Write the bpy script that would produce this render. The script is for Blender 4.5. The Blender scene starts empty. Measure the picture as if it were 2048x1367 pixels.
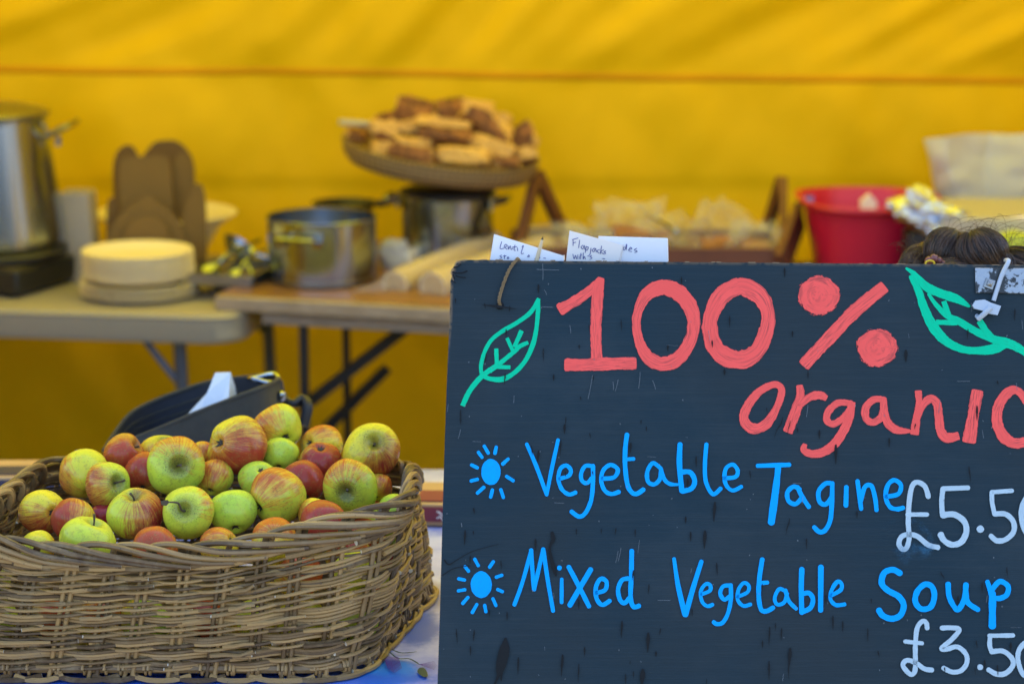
import bpy, math, random
from mathutils import Vector, Matrix, noise as mn
R = math.radians
sc = bpy.context.scene
random.seed(7)

# ------------------------------------------------------------------ camera, sky, sun, exposure
CAM_Z, PITCH, LENS = 1.70, 12.0, 85.0
cam = bpy.data.cameras.new('camera')
co = bpy.data.objects.new('camera', cam)
sc.collection.objects.link(co)
co.location = (0, 0, CAM_Z)
co.rotation_euler = (R(90 - PITCH), 0, 0)
cam.lens = LENS
cam.sensor_width = 36
cam.clip_start = 0.05
cam.clip_end = 400
cam.dof.use_dof = True
cam.dof.focus_distance = 2.83
cam.dof.aperture_fstop = 3.8
sc.camera = co

SUN_EL, SUN_AZ, SUN_STR, SKY_STR = 57.0, 20.0, 3.8, 0.15
w = bpy.data.worlds.new("World")
sc.world = w
w.use_nodes = True
nt = w.node_tree
sky = nt.nodes.new('ShaderNodeTexSky')
sky.sky_type = 'NISHITA'
sky.sun_disc = False
sky.sun_elevation = R(SUN_EL)
sky.sun_rotation = R(SUN_AZ)
nt.links.new(sky.outputs[0], nt.nodes['Background'].inputs[0])
nt.nodes['Background'].inputs[1].default_value = SKY_STR
sl = bpy.data.lights.new('sun', 'SUN')
sl.energy = SUN_STR
sl.angle = R(0.5)
sl.color = (1.0, 0.94, 0.86)
so = bpy.data.objects.new('sun', sl)
sc.collection.objects.link(so)
sd = Vector((math.sin(R(SUN_AZ)) * math.cos(R(SUN_EL)), math.cos(R(SUN_AZ)) * math.cos(R(SUN_EL)), math.sin(R(SUN_EL))))
so.rotation_euler = sd.to_track_quat('Z', 'Y').to_euler()
so.location = sd * 20
sc.view_settings.view_transform = 'Standard'
sc.view_settings.look = 'None'
sc.view_settings.exposure = 1.95
sc.view_settings.gamma = 1
sc.render.engine = 'CYCLES'
sc.cycles.use_denoising = True
sc.cycles.max_bounces = 10
sc.cycles.diffuse_bounces = 5
sc.cycles.transparent_max_bounces = 12
sc.cycles.sample_clamp_indirect = 6

# ------------------------------------------------------------------ pixel helpers (2048 x 1367 photograph)
F = 2048 * LENS / 36.0
cp, sp = math.cos(R(PITCH)), math.sin(R(PITCH))
def ray(px, py):
    dx, dy = (px - 1024) / F, (683.5 - py) / F
    return Vector((dx, cp + dy * sp, -sp + dy * cp))
def P(px, py, Y):
    d = ray(px, py)
    return Vector((0, 0, CAM_Z)) + d * (Y / d.y)
def PZ(px, py, z):
    d = ray(px, py)
    return Vector((0, 0, CAM_Z)) + d * ((z - CAM_Z) / d.z)
def px2m(n, Y):
    return n * (Y / cp) / F
def smooth(a, b, x):
    t = max(0, min(1, (x - a) / (b - a)))
    return t * t * (3 - 2 * t)

# ------------------------------------------------------------------ scene graph helpers
LOC = {}
def setp(o, label=None, cat=None, group=None, kind=None):
    if label: o['label'] = label
    if cat: o['category'] = cat
    if group: o['group'] = group
    if kind: o['kind'] = kind
def thing(name, label, cat, loc, group=None):
    o = bpy.data.objects.new(name, None)
    sc.collection.objects.link(o)
    o.empty_display_size = 0.05
    o.location = loc
    LOC[o.name] = Vector(loc)
    setp(o, label, cat, group)
    return o
class MB:
    def __init__(s):
        s.v = []; s.f = []; s.a = []; s.st = []; s.mi = []
    def add(s, vs, fs, a=0.0, st=None, mi=0):
        n = len(s.v)
        s.v += [tuple(v) for v in vs]
        s.f += [tuple(i + n for i in f) for f in fs]
        s.a += [a] * len(vs) if not isinstance(a, (list, tuple)) else list(a)
        s.st += st if st else [(0, 0, 0)] * len(vs)
        s.mi += [mi] * len(fs)
    def tube(s, pts, rad, sides=6, a=0.0, caps=True, cuts=False):
        pts = [Vector(p) for p in pts]
        n = len(pts)
        rads = rad if isinstance(rad, (list, tuple)) else [rad] * n
        vs = []; up = None; st = []
        L = 0
        for i, p in enumerate(pts):
            t = (pts[min(i + 1, n - 1)] - pts[max(i - 1, 0)])
            if t.length < 1e-9: t = Vector((0, 0, 1))
            t.normalize()
            if up is None:
                up = Vector((0, 0, 1)) if abs(t.z) < 0.9 else Vector((1, 0, 0))
            up = (up - t * up.dot(t))
            if up.length < 1e-6: up = t.orthogonal()
            up.normalize()
            b = t.cross(up)
            if i: L += (p - pts[i - 1]).length
            for k in range(sides):
                an = 2 * math.pi * k / sides
                vs.append(p + (up * math.cos(an) + b * math.sin(an)) * rads[i])
                st.append((L, k / sides, 0))
        fs = []
        for i in range(n - 1):
            for k in range(sides):
                k2 = (k + 1) % sides
                fs.append((i * sides + k, i * sides + k2, (i + 1) * sides + k2, (i + 1) * sides + k))
        s.add(vs, fs, a, st)
        if caps:
            for e in (0, n - 1):
                ring = vs[e * sides:(e + 1) * sides]
                fc = tuple(range(sides))
                s.add(ring, [fc if e else fc[::-1]], 2.0 if cuts else a)
    def box(s, c, size, rot=None, a=0.0, mi=0):
        c = Vector(c); h = Vector(size) * 0.5
        vs = [Vector((x * h.x, y * h.y, z * h.z)) for x in (-1, 1) for y in (-1, 1) for z in (-1, 1)]
        if rot is not None: vs = [rot @ v for v in vs]
        s.add([v + c for v in vs], [(0, 1, 3, 2), (4, 6, 7, 5), (0, 4, 5, 1), (2, 3, 7, 6), (0, 2, 6, 4), (1, 5, 7, 3)], a, mi=mi)
    def lathe(s, prof, segs=40, M=None, a=0.0, wob=None, arc=1.0):
        M = M or Matrix()
        vs = []; n = len(prof); st = []
        full = arc >= 0.999
        m = segs if full else segs + 1
        for i, (r, z) in enumerate(prof):
            for k in range(m):
                an = 2 * math.pi * arc * k / segs
                rr = r * (wob(an, z) if wob else 1)
                vs.append(M @ Vector((rr * math.cos(an), rr * math.sin(an), z)))
                st.append((k / segs, i / max(1, n - 1), 0))
        fs = []
        for i in range(n - 1):
            for k in range(segs):
                k2 = (k + 1) % m
                fs.append((i * m + k, i * m + k2, (i + 1) * m + k2, (i + 1) * m + k))
        if full:
            if prof[0][0] > 1e-5: fs.append(tuple(range(m))[::-1])
            if prof[-1][0] > 1e-5: fs.append(tuple(range((n - 1) * m, n * m)))
        s.add(vs, fs, a, st)
    def prism(s, poly, ext, a=0.0):
        """poly: list of 3-D points (one face), ext: extrusion vector"""
        n = len(poly); ext = Vector(ext)
        vs = [Vector(p) for p in poly] + [Vector(p) + ext for p in poly]
        fs = [tuple(range(n)), tuple(range(2 * n - 1, n - 1, -1))]
        for i in range(n):
            j = (i + 1) % n
            fs.append((j, i, n + i, n + j))
        s.add(vs, fs, a)
    def build(s, name, mat, parent=None, loc=None, smooth_=True, bevel=0, weld=False, sub=0, angle=40):
        if parent is not None:
            base = LOC[parent.name] if loc is None else Vector(loc)
        else:
            base = Vector(loc) if loc is not None else Vector((0, 0, 0))
        me = bpy.data.meshes.new(name)
        me.from_pydata([tuple(Vector(v) - base) for v in s.v], [], s.f)
        at = me.attributes.new('rnd', 'FLOAT', 'POINT')
        at.data.foreach_set('value', [float(x) for x in s.a])
        if any(q != (0, 0, 0) for q in s.st[:50] + s.st[-50:]):
            av = me.attributes.new('st', 'FLOAT_VECTOR', 'POINT')
            av.data.foreach_set('vector', [float(c) for q in s.st for c in q])
        mats = mat if isinstance(mat, (list, tuple)) else [mat]
        for m in mats: me.materials.append(m)
        if len(mats) > 1: me.polygons.foreach_set('material_index', s.mi)
        if smooth_:
            me.polygons.foreach_set('use_smooth', [True] * len(me.polygons))
            me.set_sharp_from_angle(angle=R(angle))
        me.update()
        o = bpy.data.objects.new(name, me)
        sc.collection.objects.link(o)
        if parent is not None:
            o.parent = parent
            o.location = base - LOC[parent.name]
        else:
            o.location = base
        LOC[o.name] = base
        if bevel:
            b = o.modifiers.new('bevel', 'BEVEL'); b.width = bevel; b.segments = 3; b.limit_method = 'ANGLE'; b.angle_limit = R(50)
        if sub:
            q = o.modifiers.new('sub', 'SUBSURF'); q.levels = sub; q.render_levels = sub
        return o
def crom(pts, per=6, closed=False):
    """Catmull-Rom through tuples of any length"""
    n = len(pts); out = []
    if n < 3 and not closed:
        a, b = pts[0], pts[-1]
        return [tuple(a[k] + (b[k] - a[k]) * i / per for k in range(len(a))) for i in range(per + 1)]
    segs = n if closed else n - 1
    for i in range(segs):
        g = lambda j: pts[j % n] if closed else pts[max(0, min(n - 1, j))]
        p0, p1, p2, p3 = g(i - 1), g(i), g(i + 1), g(i + 2)
        for q in range(per):
            t = q / per
            out.append(tuple(0.5 * (2 * p1[k] + (p2[k] - p0[k]) * t + (2 * p0[k] - 5 * p1[k] + 4 * p2[k] - p3[k]) * t * t
                                    + (3 * p1[k] - p0[k] - 3 * p2[k] + p3[k]) * t ** 3) for k in range(len(p1))))
    out.append(tuple(pts[0] if closed else pts[-1]))
    return out

# ------------------------------------------------------------------ materials
class NT:
    def __init__(s, name):
        s.m = bpy.data.materials.new(name); s.m.use_nodes = True
        s.t = s.m.node_tree; s.b = s.t.nodes['Principled BSDF']; s.out = s.t.nodes['Material Output']
    def n(s, typ, **kw):
        x = s.t.nodes.new('ShaderNode' + typ)
        for k, v in kw.items(): setattr(x, k, v)
        return x
    def l(s, a, b): s.t.links.new(a, b)
    def noise(s, scale, detail=4, rough=0.55, vec=None, dim='3D'):
        x = s.n('TexNoise'); x.inputs['Scale'].default_value = scale; x.inputs['Detail'].default_value = detail
        x.inputs['Roughness'].default_value = rough
        if vec is not None: s.l(vec, x.inputs['Vector'])
        return x.outputs['Fac']
    def coord(s, which='Object'): return s.n('TexCoord').outputs[which]
    def mapv(s, vec, scale=(1, 1, 1), loc=(0, 0, 0), rot=(0, 0, 0)):
        x = s.n('Mapping'); x.inputs['Scale'].default_value = scale; x.inputs['Location'].default_value = loc
        x.inputs['Rotation'].default_value = rot
        s.l(vec, x.inputs['Vector']); return x.outputs[0]
    def attr(s, name, kind='GEOMETRY', out='Fac'):
        x = s.n('Attribute'); x.attribute_type = kind; x.attribute_name = name; return x.outputs[out]
    def math(s, op, a, b=None, c=None, clamp=False):
        x = s.n('Math'); x.operation = op; x.use_clamp = clamp
        for i, q in enumerate((a, b, c)):
            if q is None: continue
            if isinstance(q, (int, float)): x.inputs[i].default_value = q
            else: s.l(q, x.inputs[i])
        return x.outputs[0]
    def ss(s, a, b, x):
        q = s.n('MapRange'); q.interpolation_type = 'SMOOTHSTEP'
        q.inputs['From Min'].default_value = a; q.inputs['From Max'].default_value = b
        s.l(x, q.inputs['Value']); return q.outputs[0]
    def mix(s, f, a, b):
        x = s.n('Mix'); x.data_type = 'RGBA'
        for sock, q in ((x.inputs[0], f), (x.inputs[6], a), (x.inputs[7], b)):
            if isinstance(q, (int, float)): sock.default_value = q
            elif isinstance(q, tuple): sock.default_value = q + (1,) if len(q) == 3 else q
            else: s.l(q, sock)
        return x.outputs[2]
    def bump(s, h, strength=0.3, dist=0.01):
        x = s.n('Bump'); x.inputs['Strength'].default_value = strength; x.inputs['Distance'].default_value = dist
        s.l(h, x.inputs['Height']); s.l(x.outputs[0], s.b.inputs['Normal']); return x.outputs[0]
    def base(s, c):
        if isinstance(c, tuple): s.b.inputs['Base Color'].default_value = c + (1,)
        else: s.l(c, s.b.inputs['Base Color'])
    def set(s, **kw):
        for k, v in kw.items(): s.b.inputs[k.replace('_', ' ')].default_value = v
def simple(name, col, rough=0.6, metal=0.0, var=0.15, scale=20, bump=0.0, bdist=0.002, spec=0.5):
    m = NT(name)
    c = m.coord()
    nz = m.noise(scale, 5, 0.6, c)
    d = tuple(x * (1 - var) for x in col); u = tuple(min(1, x * (1 + var)) for x in col)
    m.base(m.mix(nz, d, u))
    m.set(Roughness=rough, Metallic=metal)
    m.b.inputs['Specular IOR Level'].default_value = spec
    if bump:
        m.bump(m.noise(scale * 3, 4, 0.6, c), bump, bdist)
    return m.m
def fabric(name, col, trans, tmix, scale=9):
    """woven sheet: part of the light goes through"""
    m = NT(name)
    c = m.coord()
    nz = m.noise(scale, 4, 0.6, c)
    colr = m.mix(nz, tuple(x * 0.94 for x in col), tuple(min(1, x * 1.05) for x in col))
    m.base(colr); m.set(Roughness=0.6)
    m.b.inputs['Specular IOR Level'].default_value = 0.12
    wv = m.noise(350, 1, 0.5, c)
    m.bump(wv, 0.08, 0.001)
    tr = m.n('BsdfTranslucent'); tr.inputs[0].default_value = trans + (1,)
    mx = m.n('MixShader'); mx.inputs[0].default_value = tmix
    m.l(m.b.outputs[0], mx.inputs[1]); m.l(tr.outputs[0], mx.inputs[2]); m.l(mx.outputs[0], m.out.inputs[0])
    return m.m
M = {}
M['wall'] = fabric('yellow_tarpaulin', (0.70, 0.425, 0.001), (0.85, 0.55, 0.005), 0.012)
M['roof'] = fabric('yellow_roof_fabric', (0.86, 0.66, 0.03), (0.93, 0.78, 0.02), 0.42)
M['steel'] = simple('brushed_steel', (0.36, 0.41, 0.48), 0.20, 1.0, 0.08, 6)
M['steel_dark'] = simple('dull_steel', (0.28, 0.28, 0.28), 0.35, 1.0, 0.2, 12)
M['black'] = simple('black_enamel', (0.012, 0.012, 0.014), 0.45, 0, 0.3, 30)
M['legmetal'] = simple('grey_painted_steel', (0.10, 0.12, 0.16), 0.4, 0.3, 0.2, 20)
M['blackleg'] = simple('black_painted_steel', (0.012, 0.010, 0.010), 0.5, 0, 0.3, 20)
M['plastic_table'] = simple('grey_moulded_plastic', (0.33, 0.29, 0.23), 0.45, 0, 0.05, 40, 0.15, 0.001)
M['plate'] = simple('paper_plate', (0.74, 0.63, 0.45), 0.6, 0, 0.03, 30)
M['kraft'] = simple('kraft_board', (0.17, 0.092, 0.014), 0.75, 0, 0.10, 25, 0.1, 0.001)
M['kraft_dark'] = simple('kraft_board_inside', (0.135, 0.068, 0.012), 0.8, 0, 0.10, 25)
M['greycard'] = simple('grey_card', (0.30, 0.25, 0.21), 0.7, 0, 0.1, 15)
M['redplastic'] = simple('red_plastic', (0.50, 0.010, 0.045), 0.35, 0, 0.06, 12)
M['bluelabel'] = simple('blue_label', (0.03, 0.25, 0.90), 0.4, 0, 0.05, 12)
M['trugwood'] = simple('red_brown_wood', (0.12, 0.040, 0.022), 0.55, 0, 0.3, 18, 0.2, 0.001)
M['cake'] = simple('baked_oat_cake', (0.30, 0.115, 0.028), 0.7, 0, 0.35, 60, 0.5, 0.003)
M['paper'] = simple('white_card', (0.80, 0.80, 0.84), 0.7, 0, 0.02, 40)
M['paper_cream'] = simple('cream_card', (0.80, 0.74, 0.70), 0.7, 0, 0.02, 40)
M['ink'] = simple('ballpoint_ink', (0.10, 0.11, 0.30), 0.5, 0, 0.2, 60)
M['canvas'] = simple('charcoal_canvas', (0.045, 0.043, 0.034), 0.85, 0, 0.25, 90, 0.5, 0.001)
M['lining'] = simple('navy_lining', (0.014, 0.017, 0.026), 0.8, 0, 0.25, 70, 0.4, 0.001)
M['tissue'] = simple('pale_blue_tissue', (0.62, 0.70, 0.82), 0.7, 0, 0.06, 25)
M['lid_grey'] = simple('pale_grey_plastic', (0.42, 0.38, 0.32), 0.5, 0, 0.05, 15)
M['lime'] = simple('lime_packet', (0.42, 0.50, 0.03), 0.4, 0, 0.25, 40)
M['zip'] = simple('milky_nylon', (0.42, 0.48, 0.56), 0.35, 0, 0.05, 30)
M['cupside'] = simple('tan_cup_side', (0.52, 0.37, 0.20), 0.6, 0, 0.06, 20)
M['cup'] = simple('paper_cup', (0.84, 0.80, 0.74), 0.6, 0, 0.03, 20)
M['skin'] = simple('skin', (0.55, 0.33, 0.24), 0.5, 0, 0.08, 20)
M['cloth_dark'] = simple('dark_cotton', (0.03, 0.04, 0.06), 0.9, 0, 0.2, 60)
M['cloth_jean'] = simple('denim', (0.05, 0.08, 0.15), 0.9, 0, 0.25, 90)
M['stool'] = simple('pine_stool', (0.40, 0.26, 0.13), 0.5, 0, 0.2, 14)
M['twine'] = simple('jute_twine', (0.20, 0.13, 0.06), 0.9, 0, 0.4, 400, 0.6, 0.001)
M['skewer'] = simple('bamboo', (0.62, 0.48, 0.30), 0.6, 0, 0.15, 60)
M['burnt'] = simple('burnt_tip', (0.03, 0.02, 0.015), 0.8, 0, 0.2, 60)
M['maroon'] = simple('maroon_print', (0.22, 0.03, 0.05), 0.6, 0, 0.1, 30)
M['navyprint'] = simple('navy_print', (0.03, 0.025, 0.06), 0.6, 0, 0.1, 30)
M['flatcard'] = simple('tan_board', (0.55, 0.34, 0.16), 0.65, 0, 0.15, 30)
M['clip'] = simple('tortoiseshell_clip', (0.20, 0.06, 0.05), 0.25, 0, 0.5, 200)
M['clipgold'] = simple('yellow_bead', (0.75, 0.50, 0.03), 0.3, 0, 0.1, 60)
def ground_mat():
    m = NT('trodden_ground'); c = m.coord()
    a = m.noise(0.8, 6, 0.6, c); b = m.noise(25, 4, 0.6, c)
    col = m.mix(m.ss(0.4, 0.62, a), (0.17, 0.145, 0.11), (0.09, 0.085, 0.05))
    m.base(m.mix(b, col, (0.13, 0.115, 0.085))); m.set(Roughness=0.95); m.bump(b, 0.5, 0.02)
    return m.m
M['ground'] = ground_mat()
def wicker_mat():
    m = NT('weathered_willow')
    r = m.attr('rnd'); st = m.attr('st', out='Vector'); c = m.coord()
    n1 = m.noise(45, 4, 0.6, c); n2 = m.noise(1, 4, 0.7, m.mapv(st, (60, 6, 1)))
    col = m.mix(m.ss(0.0, 1.0, r), (0.085, 0.046, 0.017), (0.39, 0.235, 0.085))
    col = m.mix(m.math('MULTIPLY', m.ss(0.45, 0.70, n1), 0.5), col, (0.27, 0.19, 0.095))
    col = m.mix(m.math('MULTIPLY', m.ss(0.60, 0.78, n2), 0.6), col, (0.055, 0.035, 0.02))
    spots = m.noise(420, 1, 0.5, c)
    col = m.mix(m.ss(0.72, 0.76, spots), col, (0.03, 0.02, 0.015))
    col = m.mix(m.ss(1.5, 1.8, r), col, (0.72, 0.66, 0.52))
    m.base(col); m.set(Roughness=0.50)
    m.bump(n2, 0.25, 0.0006)
    return m.m
M['wicker'] = wicker_mat()
def traymat():
    m = NT('coiled_seagrass'); st = m.attr('st', out='Vector'); c = m.coord()
    x = m.n('SeparateXYZ'); m.l(st, x.inputs[0])
    k = m.math('SINE', m.math('MULTIPLY', x.outputs[0], 520.0))
    k2 = m.math('SINE', m.math('MULTIPLY', x.outputs[1], 90.0))
    h = m.math('ADD', k, k2)
    m.base(m.mix(m.ss(-1.5, 1.5, h), (0.11, 0.065, 0.025), (0.36, 0.235, 0.10)))
    m.set(Roughness=0.7); m.bump(h, 0.5, 0.003)
    return m.m
M['tray'] = traymat()
def woodtop():
    m = NT('varnished_brown_wood'); c = m.coord()
    g = m.noise(4, 6, 0.65, m.mapv(c, (1.2, 14, 14)))
    m.base(m.mix(m.ss(0.3, 0.7, g), (0.14, 0.060, 0.018), (0.30, 0.15, 0.05))); m.set(Roughness=0.38); m.bump(g, 0.1, 0.001)
    return m.m
M['woodtop'] = woodtop()
def edgewood():
    m = NT('worn_table_edge'); c = m.coord()
    g = m.noise(6, 6, 0.65, m.mapv(c, (1.2, 14, 30)))
    m.base(m.mix(m.ss(0.3, 0.7, g), (0.26, 0.19, 0.13), (0.40, 0.31, 0.23))); m.set(Roughness=0.5)
    return m.m
M['edgewood'] = edgewood()
def breadmat():
    m = NT('bread'); c = m.coord(); cr = m.attr('rnd')
    n1 = m.noise(55, 5, 0.65, c); n2 = m.noise(170, 4, 0.7, c)
    f = m.math('ADD', cr, m.math('MULTIPLY', m.math('SUBTRACT', n1, 0.5), 0.9))
    crumb = m.mix(m.ss(0.30, 0.70, n2), (0.48, 0.25, 0.055), (0.74, 0.46, 0.14))
    crust = m.mix(m.ss(0.35, 0.68, n1), (0.085, 0.026, 0.007), (0.34, 0.13, 0.03))
    m.base(m.mix(m.ss(0.38, 0.62, f), crumb, crust)); m.set(Roughness=0.75)
    m.bump(n2, 0.4, 0.004)
    return m.m
M['bread'] = breadmat()
def film(name, tint, fac, rough=0.12):
    m = NT(name); m.base(tint); m.set(Roughness=rough * .6)
    m.b.inputs['Specular IOR Level'].default_value = 1.0
    c = m.coord()
    m.bump(m.noise(45, 4, 0.6, c), 0.9, 0.012)
    tr = m.n('BsdfTransparent'); tr.inputs[0].default_value = (0.97, 0.97, 0.97, 1)
    fr = m.n('LayerWeight'); fr.inputs[0].default_value = 0.35
    mx = m.n('MixShader')
    m.l(m.math('ADD', m.math('MULTIPLY', fr.outputs['Facing'], 0.30), fac, clamp=True), mx.inputs[0])
    m.l(tr.outputs[0], mx.inputs[1]); m.l(m.b.outputs[0], mx.inputs[2]); m.l(mx.outputs[0], m.out.inputs[0])
    return m.m
M['film'] = film('clear_film', (0.85, 0.87, 0.92), 0.04, 0.08)
M['cupfilm'] = film('cup_sleeve_film', (0.82, 0.78, 0.70), 0.12, 0.2)
def foilmat():
    m = NT('crumpled_foil'); m.base((0.66, 0.73, 0.86)); m.set(Roughness=0.14, Metallic=1.0)
    m.bump(m.noise(35, 4, 0.6, m.coord()), 0.9, 0.02); return m.m
M['foil'] = foilmat()
M['bag'] = fabric('translucent_paper', (0.62, 0.62, 0.66), (0.62, 0.60, 0.60), 0.30)
def hairmat():
    m = NT('brown_hair'); r = m.attr('rnd')
    m.base(m.mix(r, (0.010, 0.005, 0.003), (0.13, 0.058, 0.024))); m.set(Roughness=0.33)
    m.b.inputs['Specular IOR Level'].default_value = 0.5
    return m.m
M['hair'] = hairmat()
def boardmat():
    m = NT('blackboard_paint'); c = m.coord()
    big = m.noise(3.5, 4, 0.6, c)
    brush = m.noise(1, 5, 0.65, m.mapv(c, (9, 200, 330)))
    weave = m.noise(1, 2, 0.5, m.mapv(c, (60, 500, 700)))
    col = m.mix(m.ss(0.3, 0.7, big), (0.019, 0.031, 0.039), (0.009, 0.028, 0.043))
    col = m.mix(m.math('MULTIPLY', m.ss(0.45, 0.75, brush), 0.35), col, (0.030, 0.046, 0.058))
    haze_ = m.noise(2.4, 6, 0.65, m.mapv(c, (1.0, 1.0, 1.6)))
    col = m.mix(m.math('MULTIPLY', m.ss(0.50, 0.72, haze_), 0.40), col, (0.040, 0.056, 0.067))
    # worn raw ply along edges comes from the rnd attribute
    col = m.mix(m.math('MULTIPLY', m.attr('rnd'), m.ss(0.35, 0.55, m.noise(140, 4, 0.6, c))), col, (0.20, 0.14, 0.08))
    m.base(col); m.set(Roughness=0.55)
    m.b.inputs['Specular IOR Level'].default_value = 0.16
    h = m.math('ADD', brush, m.math('MULTIPLY', weave, 0.5))
    m.bump(h, 0.35, 0.0012)
    return m.m
M['board'] = boardmat()
def paint(name, col, thin, edge, dark=0.0):
    m = NT(name); st = m.attr('st', out='Vector'); c = m.coord()
    x = m.n('SeparateXYZ'); m.l(st, x.inputs[0])
    br = m.noise(1, 4, 0.6, m.mapv(st, (0.7, 5.5, 1), (0, 0, 0)))
    bl = m.noise(24, 3, 0.6, c)
    f = m.math('MULTIPLY', m.ss(0.46, 0.66, br), m.ss(0.25, 0.70, bl))
    under = tuple(a * 0.38 + b * 0.62 for a, b in zip(col, (0.03, 0.036, 0.042)))
    tint = m.mix(m.ss(0.2, 0.8, bl), tuple(a * 0.90 for a in col), tuple(min(1, a * 1.05) for a in col))
    m.base(m.mix(m.math('MULTIPLY', f, thin), tint, under))
    m.set(Roughness=0.5)
    m.b.inputs['Specular IOR Level'].default_value = 0.08
    m.bump(br, 0.25, 0.0006)
    av = m.math('ABSOLUTE', x.outputs[1])
    e = m.math('ADD', av, m.math('MULTIPLY', m.math('SUBTRACT', m.noise(1, 3, 0.7, m.mapv(st, (2.5, 7, 1))), 0.5), edge))
    al = m.ss(1.0 - edge * 0.30, 1.0 - edge * 0.22, e)
    tr = m.n('BsdfTransparent'); mx = m.n('MixShader')
    m.l(al, mx.inputs[0]); m.l(m.b.outputs[0], mx.inputs[1]); m.l(tr.outputs[0], mx.inputs[2]); m.l(mx.outputs[0], m.out.inputs[0])
    return m.m
M['pink'] = paint('coral_pink_paint', (0.98, 0.115, 0.098), 0.95, 0.40)
M['blue'] = paint('sky_blue_paint', (0.0, 0.36, 0.93), 0.22, 0.10)
M['green'] = paint('leaf_green_paint', (0.0, 0.58, 0.30), 0.55, 0.25)
M['white'] = paint('white_paint', (0.45, 0.58, 0.66), 0.55, 0.20)
M['drip'] = simple('dark_drip', (0.0035, 0.005, 0.007), 0.5, 0, 0.2, 60, spec=0.2)
M['scratch'] = simple('pale_scratch', (0.13, 0.15, 0.17), 0.7, 0, 0.4, 300)
def smearmat():
    m = NT('thin_blue_smear'); m.base((0.02, 0.16, 0.32)); m.set(Roughness=0.5)
    c = m.coord(); st = m.attr('st', out='Vector'); x = m.n('SeparateXYZ'); m.l(st, x.inputs[0])
    a = m.math('MULTIPLY', m.ss(0.42, 0.75, m.noise(38, 5, 0.7, c)), m.ss(1.0, 0.2, m.math('ABSOLUTE', x.outputs[1])))
    tr = m.n('BsdfTransparent'); mx = m.n('MixShader'); m.l(m.math('MULTIPLY', a, 0.55), mx.inputs[0]); m.l(tr.outputs[0], mx.inputs[1]); m.l(m.b.outputs[0], mx.inputs[2]); m.l(mx.outputs[0], m.out.inputs[0])
    return m.m
M['smear'] = smearmat()
def platemat():
    m = NT('paint_spotted_plate'); c = m.coord()
    n = m.noise(26, 5, 0.7, c)
    f = m.ss(0.50, 0.54, n)
    m.base(m.mix(f, (0.30, 0.32, 0.35), (0.012, 0.016, 0.02))); 
    m.l(m.math('SUBTRACT', 1.0, f), m.b.inputs['Metallic']); m.set(Roughness=0.38)
    m.bump(n, 0.6, 0.002); return m.m
M['hinge'] = platemat()
def clothmat(blobs):
    m = NT('watercolour_cloth'); c = m.coord()
    n1 = m.noise(6, 5, 0.65, c); n2 = m.noise(26, 5, 0.7, c)
    col = m.mix(m.ss(0.42, 0.66, n1), (0.60, 0.60, 0.86), (0.30, 0.34, 0.72))
    col = m.mix(m.math('MULTIPLY', m.ss(0.52, 0.66, n2), 0.35), col, (0.25, 0.30, 0.66))
    for (p, rx, ry, cc, amt) in blobs:
        v = m.n('VectorMath'); v.operation = 'SUBTRACT'; m.l(c, v.inputs[0]); v.inputs[1].default_value = p
        q = m.mapv(v.outputs[0], (1 / rx, 1 / ry, 0))
        ln = m.n('VectorMath'); ln.operation = 'LENGTH'; m.l(q, ln.inputs[0])
        d = m.math('ADD', ln.outputs['Value'], m.math('MULTIPLY', m.math('SUBTRACT', n2, 0.5), 1.1))
        f = m.math('MULTIPLY', m.math('SUBTRACT', 1.0, m.ss(0.55, 1.05, d)), amt)
        col = m.mix(f, col, cc)
    m.base(col); m.set(Roughness=0.4)
    m.bump(m.noise(300, 2, 0.5, c), 0.1, 0.001)
    return m.m
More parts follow.
